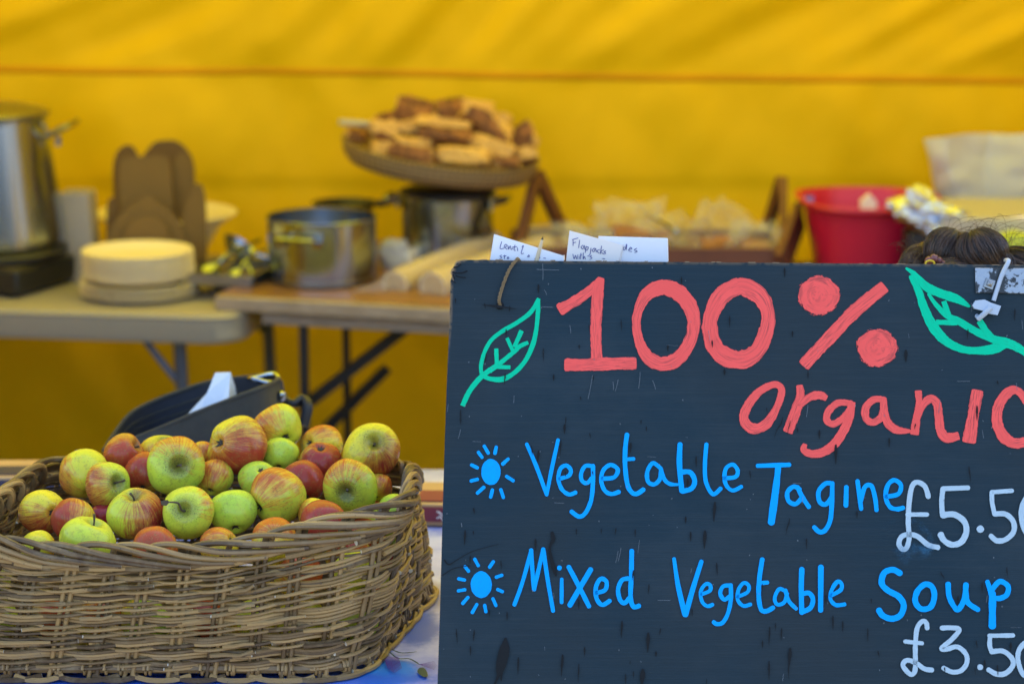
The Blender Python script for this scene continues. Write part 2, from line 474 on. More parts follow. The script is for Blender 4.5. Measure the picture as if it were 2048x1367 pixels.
def applemat():
    m = NT('apple_skin'); c = m.coord()
    x = m.n('SeparateXYZ'); m.l(c, x.inputs[0])
    rad = m.attr('rad', 'OBJECT'); bl = m.attr('blush', 'OBJECT'); gr = m.attr('green', 'OBJECT'); tone = m.attr('tone', 'OBJECT')
    rus = m.attr('russet', 'OBJECT'); seed = m.attr('seed', 'OBJECT')
    nv = m.n('VectorMath'); nv.operation = 'DIVIDE'; m.l(c, nv.inputs[0])
    cmb = m.n('CombineXYZ')
    for i in range(3): m.l(rad, cmb.inputs[i])
    m.l(cmb.outputs[0], nv.inputs[1]); u = nv.outputs[0]
    us = m.n('VectorMath'); us.operation = 'ADD'; m.l(u, us.inputs[0])
    cs = m.n('CombineXYZ')
    for i in range(3): m.l(seed, cs.inputs[i])
    m.l(cs.outputs[0], us.inputs[1]); uv = us.outputs[0]
    ux = m.n('SeparateXYZ'); m.l(u, ux.inputs[0])
    ang = m.math('ARCTAN2', ux.outputs[1], ux.outputs[0])
    sv = m.n('CombineXYZ'); m.l(m.math('MULTIPLY', ang, 7.0), sv.inputs[0]); m.l(m.math('MULTIPLY', ux.outputs[2], 0.9), sv.inputs[1]); m.l(seed, sv.inputs[2])
    streak = m.noise(1.0, 4, 0.7, sv.outputs[0])
    sv2 = m.n('CombineXYZ'); m.l(m.math('MULTIPLY', ang, 26.0), sv2.inputs[0]); m.l(m.math('MULTIPLY', ux.outputs[2], 2.0), sv2.inputs[1]); m.l(seed, sv2.inputs[2])
    fine = m.noise(1.0, 3, 0.7, sv2.outputs[0])
    n1 = m.noise(1.6, 4, 0.6, uv); n2 = m.noise(22, 3, 0.6, uv)
    ground = m.mix(m.math('ADD', gr, m.math('MULTIPLY', m.math('SUBTRACT', n1, 0.5), 0.9), clamp=True), (0.80, 0.62, 0.035), (0.48, 0.66, 0.055))
    # lighter, yellower around the shoulders
    bm = m.math('ADD', m.math('MULTIPLY', ux.outputs[0], 0.75), m.math('MULTIPLY', m.math('SUBTRACT', n1, 0.5), 1.2))
    bm = m.math('ADD', bm, m.math('MULTIPLY', m.math('SUBTRACT', streak, 0.5), 1.3))
    bm = m.math('ADD', bm, m.math('MULTIPLY', m.math('SUBTRACT', fine, 0.5), 1.3))
    bm = m.math('ADD', bm, m.math('SUBTRACT', m.math('MULTIPLY', bl, 2.3), 1.06))
    red = m.mix(tone, (0.52, 0.095, 0.020), (0.29, 0.016, 0.024))
    mid = m.mix(tone, (0.74, 0.30, 0.035), (0.52, 0.12, 0.04))
    col = m.mix(m.math('MULTIPLY', m.ss(-0.25, 0.35, bm), 0.75), ground, mid)
    col = m.mix(m.ss(0.10, 0.85, bm), col, red)
    # russet around the stem bowl
    rr = m.math('SQRT', m.math('ADD', m.math('MULTIPLY', ux.outputs[0], ux.outputs[0]), m.math('MULTIPLY', ux.outputs[1], ux.outputs[1])))
    top = m.ss(0.0, 0.3, ux.outputs[2])
    rn = m.math('ADD', rr, m.math('MULTIPLY', m.math('SUBTRACT', n2, 0.5), 0.5))
    rf = m.math('MULTIPLY', m.math('MULTIPLY', m.math('SUBTRACT', 1.0, m.ss(0.15, 0.70, rn)), top), rus)
    col = m.mix(m.math('MULTIPLY', rf, 0.85), col, (0.15, 0.125, 0.03))
    net = m.math('MULTIPLY', m.ss(0.50, 0.66, m.noise(5.5, 6, 0.75, uv)), 0.40)
    col = m.mix(net, col, (0.24, 0.20, 0.05))
    # sooty specks
    sp_ = m.noise(17, 3, 0.8, uv)
    spm = m.math('MULTIPLY', m.ss(0.55, 0.64, sp_), m.math('ADD', m.math('MULTIPLY', m.math('MULTIPLY', m.ss(0.85, 0.25, rr), top), rus), m.math('MULTIPLY', m.ss(0.50, 0.62, n1), 0.55), clamp=True))
    col = m.mix(m.math('MULTIPLY', spm, 0.85), col, (0.05, 0.045, 0.02))
    for sc_, r0, r1, keep, cc, am in ((5.0, 0.055, 0.10, 0.55, (0.05, 0.035, 0.015), 0.85), (9.0, 0.09, 0.15, 0.5, (0.09, 0.06, 0.02), 0.6), (15.0, 0.08, 0.16, 0.3, (0.66, 0.48, 0.16), 0.5)):
        vor = m.n('TexVoronoi'); vor.inputs['Scale'].default_value = sc_; m.l(uv, vor.inputs['Vector'])
        pick = m.n('SeparateColor'); m.l(vor.outputs['Color'], pick.inputs[0])
        f = m.math('MULTIPLY', m.math('SUBTRACT', 1.0, m.ss(r0, r1, vor.outputs['Distance'])), m.math('GREATER_THAN', pick.outputs[0], keep))
        col = m.mix(m.math('MULTIPLY', f, am), col, cc)
    m.base(col); m.set(Roughness=0.25)
    m.b.inputs['Specular IOR Level'].default_value = 0.34
    m.b.inputs['Subsurface Weight'].default_value = 0.0
    m.bump(m.math('ADD', n2, m.math('MULTIPLY', sp_, 0.5)), 0.10, 0.001)
    return m.m
M['apple'] = applemat()
M['stem'] = simple('apple_stem', (0.085, 0.060, 0.030), 0.8, 0, 0.4, 300)
M['calyx'] = simple('dry_calyx', (0.06, 0.05, 0.035), 0.9, 0, 0.4, 300)

# ------------------------------------------------------------------ the setting: ground and gazebo
mb = MB(); gn = 60
for j in range(gn + 1):
    for i in range(gn + 1):
        x, y = -45 + 90 * i / gn, -42 + 90 * j / gn
        r_ = math.hypot(x, y - 3)
        mb.v.append((x, y, 2.6 * smooth(6.5, 17, r_) + (0.35 * mn.noise(Vector((x * .2, y * .2, 0))) * smooth(7, 14, r_)))); mb.a.append(0); mb.st.append((0, 0, 0))  # ground raised into a bank all round, added to block low sky light
for j in range(gn):
    for i in range(gn):
        q = j * (gn + 1) + i; mb.f.append((q, q + 1, q + gn + 2, q + gn + 1)); mb.mi.append(0)
g = mb.build('ground', M['ground'], angle=180); setp(g, kind='structure')

mb = MB(); mb.box((-0.1, 4.55, 0.004), (3.66, 2.3, 0.004))  # unseen dark sheet added to cut light bouncing up inside the stall
M['bounce_damper'] = simple('dark_bounce_damper', (0.030, 0.032, 0.026), 0.8, 0, 0.3, 8, 0.4, 0.004)
g = mb.build('unseen_floor_sheet', M['bounce_damper'], smooth_=False); setp(g, kind='structure')
WALL_Y = 5.62
gz = thing('market_gazebo', 'bright yellow fabric market gazebo enclosing the whole food stall', 'gazebo', (0, WALL_Y, 0))
SEAM_Z = P(1024, 151, WALL_Y).z
def wall_disp(x, z):
    a = 0.0
    k = smooth(SEAM_Z - 0.06, SEAM_Z + 0.10, z)
    wv = mn.noise(Vector((x * 1.1, z * 1.1, 3.1))) * 1.3
    # slanting tension folds above the seam
    ph = (x * 0.58 - z * 1.0) * 13 + wv * 2.2
    a += k * (0.008 * math.sin(ph) + 0.006 * math.sin(ph * 2.1 + 1.3) + 0.003 * math.sin(ph * 4.3 + x * 5))
    # softer hanging folds below
    kk = 1 - k
    ph2 = x * 17 + 1.1 * math.sin(z * 3.0 + x * 2) + wv * 2.6
    a += kk * 0.0035 * mn.noise(Vector((x * 9 + z * 6, z * 2.2 - x * 2, 8.0))) * 2
    a += kk * (0.007 * math.sin(ph2) + 0.006 * math.sin(ph2 * 0.43 + z * 5))
    a += 0.016 * mn.noise(Vector((x * 2.3, z * 2.6, 0.4))) + 0.010 * mn.noise(Vector((x * 6, z * 4, 1.4))) + 0.004 * mn.noise(Vector((x * 17, z * 11, 4.4)))
    # pulled in at the seam, creased at table height
    a += 0.003 * math.exp(-((z - SEAM_Z) / 0.05) ** 2)
    a += 0.006 * smooth(0.90, 0.875, z) * smooth(0.70, 0.87, z)
    a += 0.05 * smooth(0.70, 0.0, z) * math.sin(x * 6 + 1.0 + z * 4) * 0.5
    return a
mb = MB()
nx, nz = 260, 130
X0, X1, Z1 = -1.95, 1.75, 2.15
for j in range(nz + 1):
    for i in range(nx + 1):
        x = X0 + (X1 - X0) * i / nx; z = Z1 * j / nz
        mb.v.append((x, WALL_Y + wall_disp(x, z), z)); mb.a.append(0); mb.st.append((0, 0, 0))
for j in range(nz):
    for i in range(nx):
        q = j * (nx + 1) + i
        mb.f.append((q, q + 1, q + nx + 2, q + nx + 1)); mb.mi.append(0)
bw = mb.build('back_wall', M['wall'], gz, angle=180)
mb = MB()                                   # double stitched seam band lying on the inside of the wall
pts = []
for i in range(121):
    x = X0 + (X1 - X0) * i / 120
    z = SEAM_Z - 0.013 * (x) - 0.002 * math.sin(x * 5)
    pts.append((x, z))
vs = []; fs = []
for i, (x, z) in enumerate(pts):
    for dz, dy in ((0.008, -0.001), (0.005, -0.003), (-0.005, -0.003), (-0.008, -0.001)):
        vs.append((x, WALL_Y + wall_disp(x, z + dz) + dy, z + dz))
for i in range(120):
    for k in range(3):
        fs.append((i * 4 + k, i * 4 + k + 1, i * 4 + k + 5, i * 4 + k + 4))
mb.add(vs, fs)
M['seam'] = fabric('yellow_seam_band', (0.66, 0.30, 0.003), (0.5, 0.3, 0.003), 0.10)
mb.build('seam_band', M['seam'], bw)
def sheet(name, c00, c10, c11, c01, n, mat, amp, parent):
    mb = MB(); c00, c10, c11, c01 = map(Vector, (c00, c10, c11, c01))
    nrm = (c10 - c00).cross(c01 - c00).normalized()
    for j in range(n + 1):
        for i in range(n + 1):
            u, v = i / n, j / n
            p = (c00 * (1 - u) + c10 * u) * (1 - v) + (c01 * (1 - u) + c11 * u) * v
            p = p + nrm * amp * mn.noise(p * 1.7) * (4 * u * (1 - u)) ** .3 * (4 * v * (1 - v)) ** .3
            mb.v.append(p); mb.a.append(0); mb.st.append((0, 0, 0))
    for j in range(n):
        for i in range(n):
            q = j * (n + 1) + i; mb.f.append((q, q + 1, q + n + 2, q + n + 1)); mb.mi.append(0)
    return mb.build(name, mat, parent, angle=180)
RF = 3.35                                   # front edge of the roof
RX = (X0 + X1) / 2
sheet('side_wall', (X0 - 0.01, RF, 0.02), (X0 - 0.01, WALL_Y - 0.02, 0.02), (X0 - 0.01, WALL_Y - 0.02, 2.12), (X0 - 0.01, RF, 2.12), 30, M['wall'], 0.03, gz)
sheet('side_wall', (X1 + 0.01, 3.9, 0.02), (X1 + 0.01, WALL_Y - 0.02, 0.02), (X1 + 0.01, WALL_Y - 0.02, 2.12), (X1 + 0.01, 3.9, 2.12), 30, M['wall'], 0.03, gz)
sheet('roof_panel', (X0 - 0.05, RF, 2.16), (X0 - 0.05, WALL_Y + 0.06, 2.16), (RX, WALL_Y + 0.06, 2.75), (RX, RF, 2.75), 30, M['roof'], 0.03, gz)
sheet('roof_panel', (RX, RF, 2.75), (RX, WALL_Y + 0.06, 2.75), (X1 + 0.05, WALL_Y + 0.06, 2.16), (X1 + 0.05, RF, 2.16), 30, M['roof'], 0.03, gz)
sheet('light_baffle', (X0, RF + .02, 0.02), (-1.30, RF + .02, 0.02), (-1.30, RF + .02, 0.95), (X0, RF + .02, 0.95), 16, M['wall'], 0.02, gz)  # unseen low panels added to block front light reaching under the tables
sheet('light_baffle', (0.86, RF + .02, 0.02), (X1, RF + .02, 0.02), (X1, RF + .02, 0.95), (0.86, RF + .02, 0.95), 16, M['wall'], 0.02, gz)
mb = MB()                                    # gable infill at the back
mb.add([(X0, WALL_Y + 0.05, 2.14), (X1, WALL_Y + 0.05, 2.14), (RX, WALL_Y + 0.05, 2.74)], [(0, 1, 2)])
mb.build('gable', M['roof'], gz)
for x in (X0 + 0.04, X1 - 0.04):
    for y in (RF + 0.05, WALL_Y - 0.10):
        mb = MB(); mb.tube([(x, y, 0), (x, y, 2.13)], 0.02, 10); mb.build('pole', M['steel'], gz)

# ------------------------------------------------------------------ front table and printed cloth
TZ = 0.74
TF, TB, TL, TR = 2.60, 3.60, -1.25, 0.36
ft = thing('trestle_table', 'front counter table hidden under the blue and lilac floral cloth', 'table', ((TL + TR) / 2, 3.1, 0))
mb = MB(); mb.box(((TL + TR) / 2, (TF + TB) / 2, TZ - 0.022), (TR - TL - 0.02, TB - TF - 0.02, 0.03)); mb.build('table_top', M['plastic_table'], ft, bevel=0.004)
for x in (TL + 0.08, TR - 0.08):
    for y in (TF + 0.1, TB - 0.1):
        mb = MB(); mb.tube([(x, y, 0), (x, y, TZ - 0.037)], 0.014, 10); mb.build('leg', M['legmetal'], ft)
gp = lambda x, y: PZ(x, y, TZ)
c0 = ((TL + TR) / 2, 3.1, TZ)
rel = lambda p: (p.x - c0[0], p.y - c0[1], 0)
blobs = []
for (x, y, rx, ry, cc, amt) in ((775, 1345, .045, .06, (0.01, 0.25, 0.75), .95), (480, 1362, .30, .05, (0.02, 0.13, 0.62), .85), (150, 1362, .24, .05, (0.02, 0.11, 0.58), .85),
                               (838, 1255, .032, .08, (0.10, 0.17, 0.55), .9), (868, 1190, .03, .07, (0.22, 0.18, 0.20), .6), (870, 1010, .05, .05, (0.35, 0.30, 0.52), .6)):
    blobs.append((rel(gp(x, y)), rx, ry, cc, amt))
M['cloth'] = clothmat(blobs)
mb = MB()
nx, ny = 110, 90
DR = 0.70
for j in range(ny + 1):
    for i in range(nx + 1):
        x = TL - DR + (TR - TL + 2 * DR) * i / nx; y = TF - DR + (TB - TF + 2 * DR) * j / ny
        dx = max(TL - x, 0, x - TR); dy = max(TF - y, 0, y - TB); d = max(dx, dy)
        z = TZ - 0.0005
        if d > 0:
            z = TZ - d - 0.002
            xx = min(max(x, TL - 0.012), TR + 0.012); yy = min(max(y, TF - 0.012), TB + 0.012)
            if dy >= dx: yy += (0.014 * math.sin(x * 28) - 0.014) * min(1, d * 6) * (1 if y < TF else -1)
            else: xx += 0.018 * math.sin(y * 28) * min(1, d * 6) + (0.018 if x > TR else -0.018) * min(1, d * 6)
            x, y = xx, yy
        else:
            z += 0.0012 * mn.noise(Vector((x * 9, y * 9, 2)))
        mb.v.append((x, y, z)); mb.a.append(0); mb.st.append((0, 0, 0))
for j in range(ny):
    for i in range(nx):
        q = j * (nx + 1) + i; mb.f.append((q, q + 1, q + nx + 2, q + nx + 1)); mb.mi.append(0)
cloth = mb.build('tablecloth', M['cloth'], None, c0, angle=60)
setp(cloth, 'white and lilac tablecloth with blue watercolour flowers under the apple basket', 'tablecloth')
# printed sprigs on the cloth
M['sprig_green'] = simple('printed_green', (0.03, 0.075, 0.06), 0.5, 0, 0.2, 60)
M['sprig_purple'] = simple('printed_violet', (0.10, 0.03, 0.30), 0.5, 0, 0.4, 60)
def flat_ribbon(mb, pts, wds, z):
    """pts in world on the table top"""
    n = len(pts); vs = []
    for i in range(n):
        t = (pts[min(i + 1, n - 1)] - pts[max(0, i - 1)]).normalized(); q = Vector((-t.y, t.x, 0))
        vs += [pts[i] + q * wds[i] / 2 + Vector((0, 0, z)), pts[i] - q * wds[i] / 2 + Vector((0, 0, z))]
    mb.add(vs, [(2 * i, 2 * i + 1, 2 * i + 3, 2 * i + 2) for i in range(n - 1)])
t4 = lambda a: gp(440 + a[0] / 4.267, 1047 + a[1] / 4.267)
mb = MB()
for line, wd in (([(1440, 1070), (1530, 1110), (1600, 1112), (1680, 1103)], 0.0022), ([(1440, 1100), (1520, 1160), (1620, 1165), (1705, 1215)], 0.0022),
                 ([(1640, 1175), (1690, 1200)], 0.0016), ([(1720, 1240), (1725, 1275), (1755, 1318)], 0.008), ([(1360, 1060), (1440, 1075)], 0.002)):
    c = crom([t4(a)[:] for a in line], 6)
    n = len(c); flat_ribbon(mb, [Vector(q) for q in c], [wd * (0.35 + math.sin(math.pi * (i + .5) / n)) for i in range(n)], 0.0022)
mb.build('printed_stem', M['sprig_green'], cloth)
mb = MB()
for k in range(14):
    a = t4((1400 + k * 9, 1150 + 3 * math.sin(k))); b = t4((1430 + k * 9 + 4, 1290 - 6 * abs(k - 6)))
    flat_ribbon(mb, [a, (a + b) / 2, b], [0.0006, 0.0008, 0.0004], 0.0026)
for k in range(9):
    a = t4((1700, 1218)); b = t4((1850 - 5 * abs(k - 4), 1190 + k * 9))
    flat_ribbon(mb, [a, (a + b) / 2, b], [0.0004, 0.0008, 0.0006], 0.003)
mb.build('printed_flower', M['sprig_purple'], cloth)

# ------------------------------------------------------------------ menu board
TILT = 0.287
BO = Vector((0, 2.585, 0.74)); BU = Vector((0, TILT, 1)).normalized(); BR = Vector((1, 0, 0)); BN = BR.cross(BU).normalized()   # BN faces the camera
if BN.y > 0: BN = -BN
def B2(px, py):
    d = ray(px, py); o = Vector((0, 0, CAM_Z))
    t = (BO - o).dot(BN) / d.dot(BN)
    q = o + d * t - BO
    return (q.dot(BR), q.dot(BU))
def B3(s, t, off=0.0): return BO + BR * s + BU * t + BN * off
outline = [(875, 1367), (880, 1215), (887, 960), (893, 780), (899, 640), (900.5, 585), (901, 561), (903.5, 553), (903, 545), (907, 539), (906, 533), (911, 530), (912, 525), (919, 523), (924, 519.5), (960, 519.5), (1018, 520.5), (1030, 521), (1200, 522.5), (1500, 525), (1800, 527.5), (2048, 529.5), (2185, 531)]
o2 = [B2(*p) for p in outline]
d_l = (o2[0][0] - o2[4][0], o2[0][1] - o2[4][1])
tb = -0.755 / BU.z                           # reaches the ground
k = (tb - o2[0][1]) / d_l[1]
bl = (o2[0][0] + d_l[0] * k, tb)
br = (o2[-1][0] + 0.004, tb)
poly = [bl] + o2 + [br]
poly3 = [B3(s, t) for s, t in poly]
bd = thing('menu_board', 'dark blue-grey wooden board hand painted 100% Organic with soup prices', 'sign', B3((bl[0] + br[0]) / 2, tb))
mb = MB()
TH = 0.016
# front face with an inner ring so that the wear attribute stays at the rim
cx = sum(p[0] for p in poly) / len(poly); cy = sum(p[1] for p in poly) / len(poly)
n = len(poly)
rim_in = []
for i in range(n):
    a = Vector(poly[i - 1]); b = Vector(poly[i]); c = Vector(poly[(i + 1) % n])
    d1 = (b - a).normalized(); d2 = (c - b).normalized()
    nn = (Vector((-d1.y, d1.x)) + Vector((-d2.y, d2.x)))
    nn = nn.normalized() if nn.length > 1e-6 else Vector((-d1.y, d1.x))
    rim_in.append(b + nn * 0.004)
area = sum(poly[i - 1][0] * poly[i][1] - poly[i][0] * poly[i - 1][1] for i in range(n))
if area < 0: rim_in = [2 * Vector(poly[i]) - rim_in[i] for i in range(n)]
vs = [B3(*p) for p in poly] + [B3(p[0], p[1]) for p in rim_in] + [B3(p[0], p[1], -TH) for p in poly]
fs = [(i, (i + 1) % n, n + (i + 1) % n, n + i) for i in range(n)] + [tuple(range(n, 2 * n))] + [(i, 2 * n + i, 2 * n + (i + 1) % n, (i + 1) % n) for i in range(n)] + [tuple(range(3 * n - 1, 2 * n - 1, -1))]
wear = [0.0] * (3 * n)
for i, p in enumerate(poly):
    if 5 <= i <= 16: wear[i] = 1.0; wear[2 * n + i] = 1.0
    elif i > 16: wear[i] = 0.55; wear[2 * n + i] = 0.5
mb.add(vs, fs, wear)
panel_mb = mb

# brush strokes
LAYER = [0]
def stroke(mb, pts, w=None, O=(0, 0), S=1.0, closed=False, cap='round', per=7, base_off=0.0006):
    """pts: (x, y[, width]) in crop pixels; O, S: the crop's origin and scale in the photograph"""
    q = [(O[0] + p[0] / S, O[1] + p[1] / S, (p[2] if len(p) > 2 else w) / S) for p in pts]
    c = crom(q, per, closed)
    LAYER[0] += 1
    off = base_off + 0.000012 * LAYER[0]
    pl = [Vector(B2(p[0], p[1])) for p in c]
    m_px = 1.0 / 1690.0
    sj = random.uniform(0, 99)
    wd = [p[2] * m_px * (1 + 0.13 * mn.noise(Vector((i * 0.33, sj, 0)))) for i, p in enumerate(c)]
    n = len(pl)
    ctr = []; L = 0
    for i in range(n):
        if closed: t = pl[(i + 1) % (n - 1)] - pl[(i - 1) % (n - 1)]
        else: t = pl[min(i + 1, n - 1)] - pl[max(i - 1, 0)]
        t = t.normalized() if t.length > 1e-9 else Vector((1, 0))
        if i: L += (pl[i] - pl[i - 1]).length
        ctr.append((pl[i], t, wd[i], L))
    if not closed and cap:
        kk = 0.85 if cap == 'round' else 0.22
        p, t, ww, l = ctr[0]
        pre = [(p - t * ww / 2 * kk * math.sin(a), t, ww * max(0.0, math.cos(a)) ** (1 if cap == 'round' else .4), l - ww / 2 * kk * math.sin(a)) for a in (1.55, 1.25, 0.9, 0.45)]
        p, t, ww, l = ctr[-1]
        post = [(p + t * ww / 2 * kk * math.sin(a), t, ww * max(0.0, math.cos(a)) ** (1 if cap == 'round' else .4), l + ww / 2 * kk * math.sin(a)) for a in (0.45, 0.9, 1.25, 1.55)]
        ctr = pre + ctr + post
    vs = []; st = []; sd_ = random.uniform(0, 50)
    wavg = sum(wd) / len(wd)
    for p, t, ww, l in ctr:
        nn = Vector((-t.y, t.x))
        for vv in (-1, 0, 1):
            r_ = p + nn * (ww / 2 * vv)
            vs.append(B3(r_.x, r_.y, off)); st.append((l / wavg + sd_, vv, 0))
    m = len(ctr)
    fs = []
    for i in range(m - 1):
        for k in (0, 1):
            a = i * 3 + k; fs.append((a, a + 1, a + 4, a + 3))
    mb.add(vs, fs, 0, st)
def disc(mb, c, rx, ry, O, S, jit=0.03, base_off=0.0006, seg=48):
    LAYER[0] += 1; off = base_off + 0.000012 * LAYER[0]
    sd_ = random.uniform(0, 50)
    rings = 6; vs = []; st = []
    for j in range(rings + 1):
        r = j / rings
        for i in range(seg):
            an = 2 * math.pi * i / seg
            jr = 1 + jit * mn.noise(Vector((math.cos(an) * 1.3, math.sin(an) * 1.3, sd_))) * 2
            x = O[0] + (c[0] + rx * r * jr * math.cos(an)) / S; y = O[1] + (c[1] + ry * r * jr * math.sin(an)) / S
            s, t = B2(x, y); vs.append(B3(s, t, off)); st.append((an * 1.2 + sd_ + r, r * 0.985, 0))
    fs = [(j * seg + i, j * seg + (i + 1) % seg, (j + 1) * seg + (i + 1) % seg, (j + 1) * seg + i) for j in range(rings) for i in range(seg)]
    mb.add(vs, fs, 0, st)
A3 = dict(O=(880, 510), S=3.4133); A4 = dict(O=(1448, 510), S=3.4133); A5 = dict(O=(880, 840), S=3.4133); A6 = dict(O=(1448, 840), S=3.4133)
A7 = dict(O=(870, 1020), S=3.9385); A8 = dict(O=(1528, 1020), S=3.9385); A1 = dict(O=(0, 0), S=1.0)
# green leaves
mb = MB()
for p, w_ in (([(674, 298, 26), (620, 388, 32), (530, 458, 30), (430, 516, 30), (350, 580, 28), (303, 665, 28), (280, 755, 28), (285, 825, 24)], 28),
              ([(673, 300, 24), (668, 400, 32), (655, 520, 30), (630, 620, 34), (582, 720, 34), (510, 800, 32), (430, 845, 36), (350, 845, 34), (292, 825, 30)], 30)):
    stroke(mb, p, w_, cap='flat', **A3)
stroke(mb, [(155, 1025), (200, 930), (262, 850), (325, 795), (395, 750)], 36, cap='flat', **A3)
stroke(mb, [(340, 790), (395, 748, 34), (450, 705), (510, 655), (545, 622), (600, 597, 26)], 32, cap='flat', **A3)
for a, b, w_ in (((384, 640), (388, 745), 30), ((395, 762), (478, 765), 28), ((458, 567), (498, 655), 26), ((556, 518), (508, 625), 32)):
    stroke(mb, [a, b], w_, cap='flat', **A3)
mb.build('leaf_drawing', M['green'], bd, smooth_=False)
mb = MB()
stroke(mb, [(1245, 92, 18), (1290, 122, 34), (1335, 170, 48), (1390, 222, 62), (1480, 262, 60), (1590, 300, 60), (1672, 348, 20)], **A4)
stroke(mb, [(1275, 150, 30), (1325, 240, 52), (1358, 340, 58), (1400, 440, 70), (1450, 520, 72), (1520, 590, 62), (1620, 640, 55), (1720, 652, 52), (1830, 642, 70), (1920, 605, 60)], **A4)
stroke(mb, [(1398, 268, 24), (1440, 330, 30), (1520, 410, 44), (1600, 450, 48), (1700, 510, 50), (1800, 560, 50), (1900, 592, 66), (1980, 618, 60), (2060, 668, 50), (2140, 730, 45)], **A4)
for a, b, w_ in (((1500, 318), (1535, 415), 38), ((1450, 458), (1590, 462), 36)):
    stroke(mb, [a, b], w_, cap='flat', **A4)
stroke(mb, [(1745, 452), (1790, 520), (1850, 585)], 48, cap='flat', **A4)
mb.build('leaf_drawing', M['green'], bd, smooth_=False)
# 100%
mb = MB()
stroke(mb, [(818, 373, 86), (925, 312, 76), (1020, 245, 72), (1092, 178, 60)], cap='flat', **A3)
stroke(mb, [(1098, 158, 52), (1080, 230, 84), (1068, 400, 82), (1064, 560, 80), (1072, 715, 82)], cap='flat', **A3)
stroke(mb, [(858, 748, 90), (960, 748, 86), (1200, 740, 90), (1332, 738, 90)], cap='flat', **A3)
stroke(mb, [(1520, 220, 116), (1410, 270, 92), (1350, 390, 68), (1342, 500, 64), (1372, 620, 78), (1430, 705, 96), (1520, 742, 104), (1625, 705, 100), (1705, 590, 90), (1732, 470, 94), (1712, 365, 108), (1635, 262, 116)], closed=True, **A3)
stroke(mb, [(1477, 573, 38), (1443, 592, 36), (1420, 640, 32), (1427, 688, 34), (1450, 712, 38), (1484, 719, 39), (1515, 700, 34), (1534, 656, 30), (1535, 622, 30), (1521, 594, 34), (1501, 579, 38)], closed=True, **A1)
disc(mb, (648, 275), 153, 146, **A4)
stroke(mb, [(545, 748, 90), (720, 562, 96), (900, 375, 98), (1092, 218, 90)], cap='flat', **A4)
disc(mb, (1045, 632), 150, 138, **A4)
mb.build('heading_lettering', M['pink'], bd, smooth_=False)
mb = MB()
stroke(mb, [(330, 884, 48), (230, 940, 58), (155, 1040, 64), (136, 1120, 72), (190, 1182, 76), (280, 1158, 72), (350, 1060, 56), (390, 955, 52), (385, 900, 48)], closed=True, **A4)
stroke(mb, [(515, 890, 46), (520, 960, 62), (490, 1060, 74), (435, 1203, 74)], cap='flat', **A4)
stroke(mb, [(515, 1030, 36), (580, 972, 56), (650, 955, 60), (698, 975, 44)], cap='flat', **A4)
stroke(mb, [(865, 1010, 44), (780, 1008, 50), (716, 1060, 52), (700, 1120, 52), (742, 1152, 50), (810, 1112, 48), (858, 1050, 44)], **A4)
stroke(mb, [(872, 1005, 52), (860, 1080, 62), (830, 1170, 66), (760, 1280, 68), (680, 1340, 64), (600, 1355, 58), (545, 1330, 50), (552, 1290, 34)], cap='flat', **A4)
stroke(mb, [(1092, 985, 44), (1022, 985, 52), (968, 1040, 56), (968, 1110, 56), (1012, 1140, 52), (1070, 1108, 52), (1092, 1040, 48)], **A4)
stroke(mb, [(1088, 990, 48), (1095, 1080, 58), (1122, 1150, 62), (1180, 1192, 58), (1262, 1200, 28)], **A4)
stroke(mb, [(1325, 928, 50), (1330, 1020, 48), (1312, 1120, 56), (1300, 1218, 66)], cap='flat', **A4)
stroke(mb, [(1308, 1150, 36), (1350, 1035, 50), (1408, 980, 60), (1452, 1012, 62), (1465, 1100, 62), (1478, 1195, 66), (1520, 1245, 72), (1598, 1232, 58)], cap='flat', **A4)
stroke(mb, [(1730, 928, 84), (1702, 1080, 84), (1672, 1270, 94)], cap='flat', **A4)
stroke(mb, [(2060, 1000, 50), (2020, 938, 56), (1960, 922, 66), (1892, 990, 76), (1862, 1080, 76), (1872, 1170, 78), (1920, 1250, 84), (1992, 1283, 76), (2080, 1262, 64), (2130, 1215, 40)], **A4)
mb.build('heading_lettering', M['pink'], bd, smooth_=False)
# suns
mb = MB()
disc(mb, (348, 352), 66, 90, jit=0.02, **A5)
for a, b in (((302, 176), (330, 224)), ((384, 182), (375, 226)), ((262, 218), (288, 253)), ((466, 263), (428, 298)), ((215, 304), (256, 324)), ((212, 413), (256, 402)), ((454, 382), (500, 412)), ((255, 496), (300, 456)), ((358, 474), (346, 524)), ((415, 472), (433, 527))):
    stroke(mb, [a, b], 23, **A5)
mb.build('sun_drawing', M['blue'], bd, smooth_=False)
mb = MB()
disc(mb, (365, 583), 83, 107, jit=0.02, **A7)
for a, b in (((313, 383), (341, 434)), ((236, 441), (265, 478)), ((460, 402), (430, 446)), ((186, 537), (234, 547)), ((482, 525), (527, 509)), ((183, 632), (236, 623)), ((493, 621), (533, 639)), ((218, 731), (260, 683)), ((456, 693), (480, 748)), ((330, 738), (294, 802)), ((391, 745), (401, 796))):
    stroke(mb, [a, b], 26, **A7)
mb.build('sun_drawing', M['blue'], bd, smooth_=False)
def words(name, mat, items):
    mb = MB()
    for it in items:
        pts, w_, A = it[:3]
        if len(pts) == 1: disc(mb, pts[0], w_, w_, jit=0.04, **A)
        else: stroke(mb, pts, w_, closed=(len(it) > 3), **A)
    mb.build(name, M[mat], bd, smooth_=False)
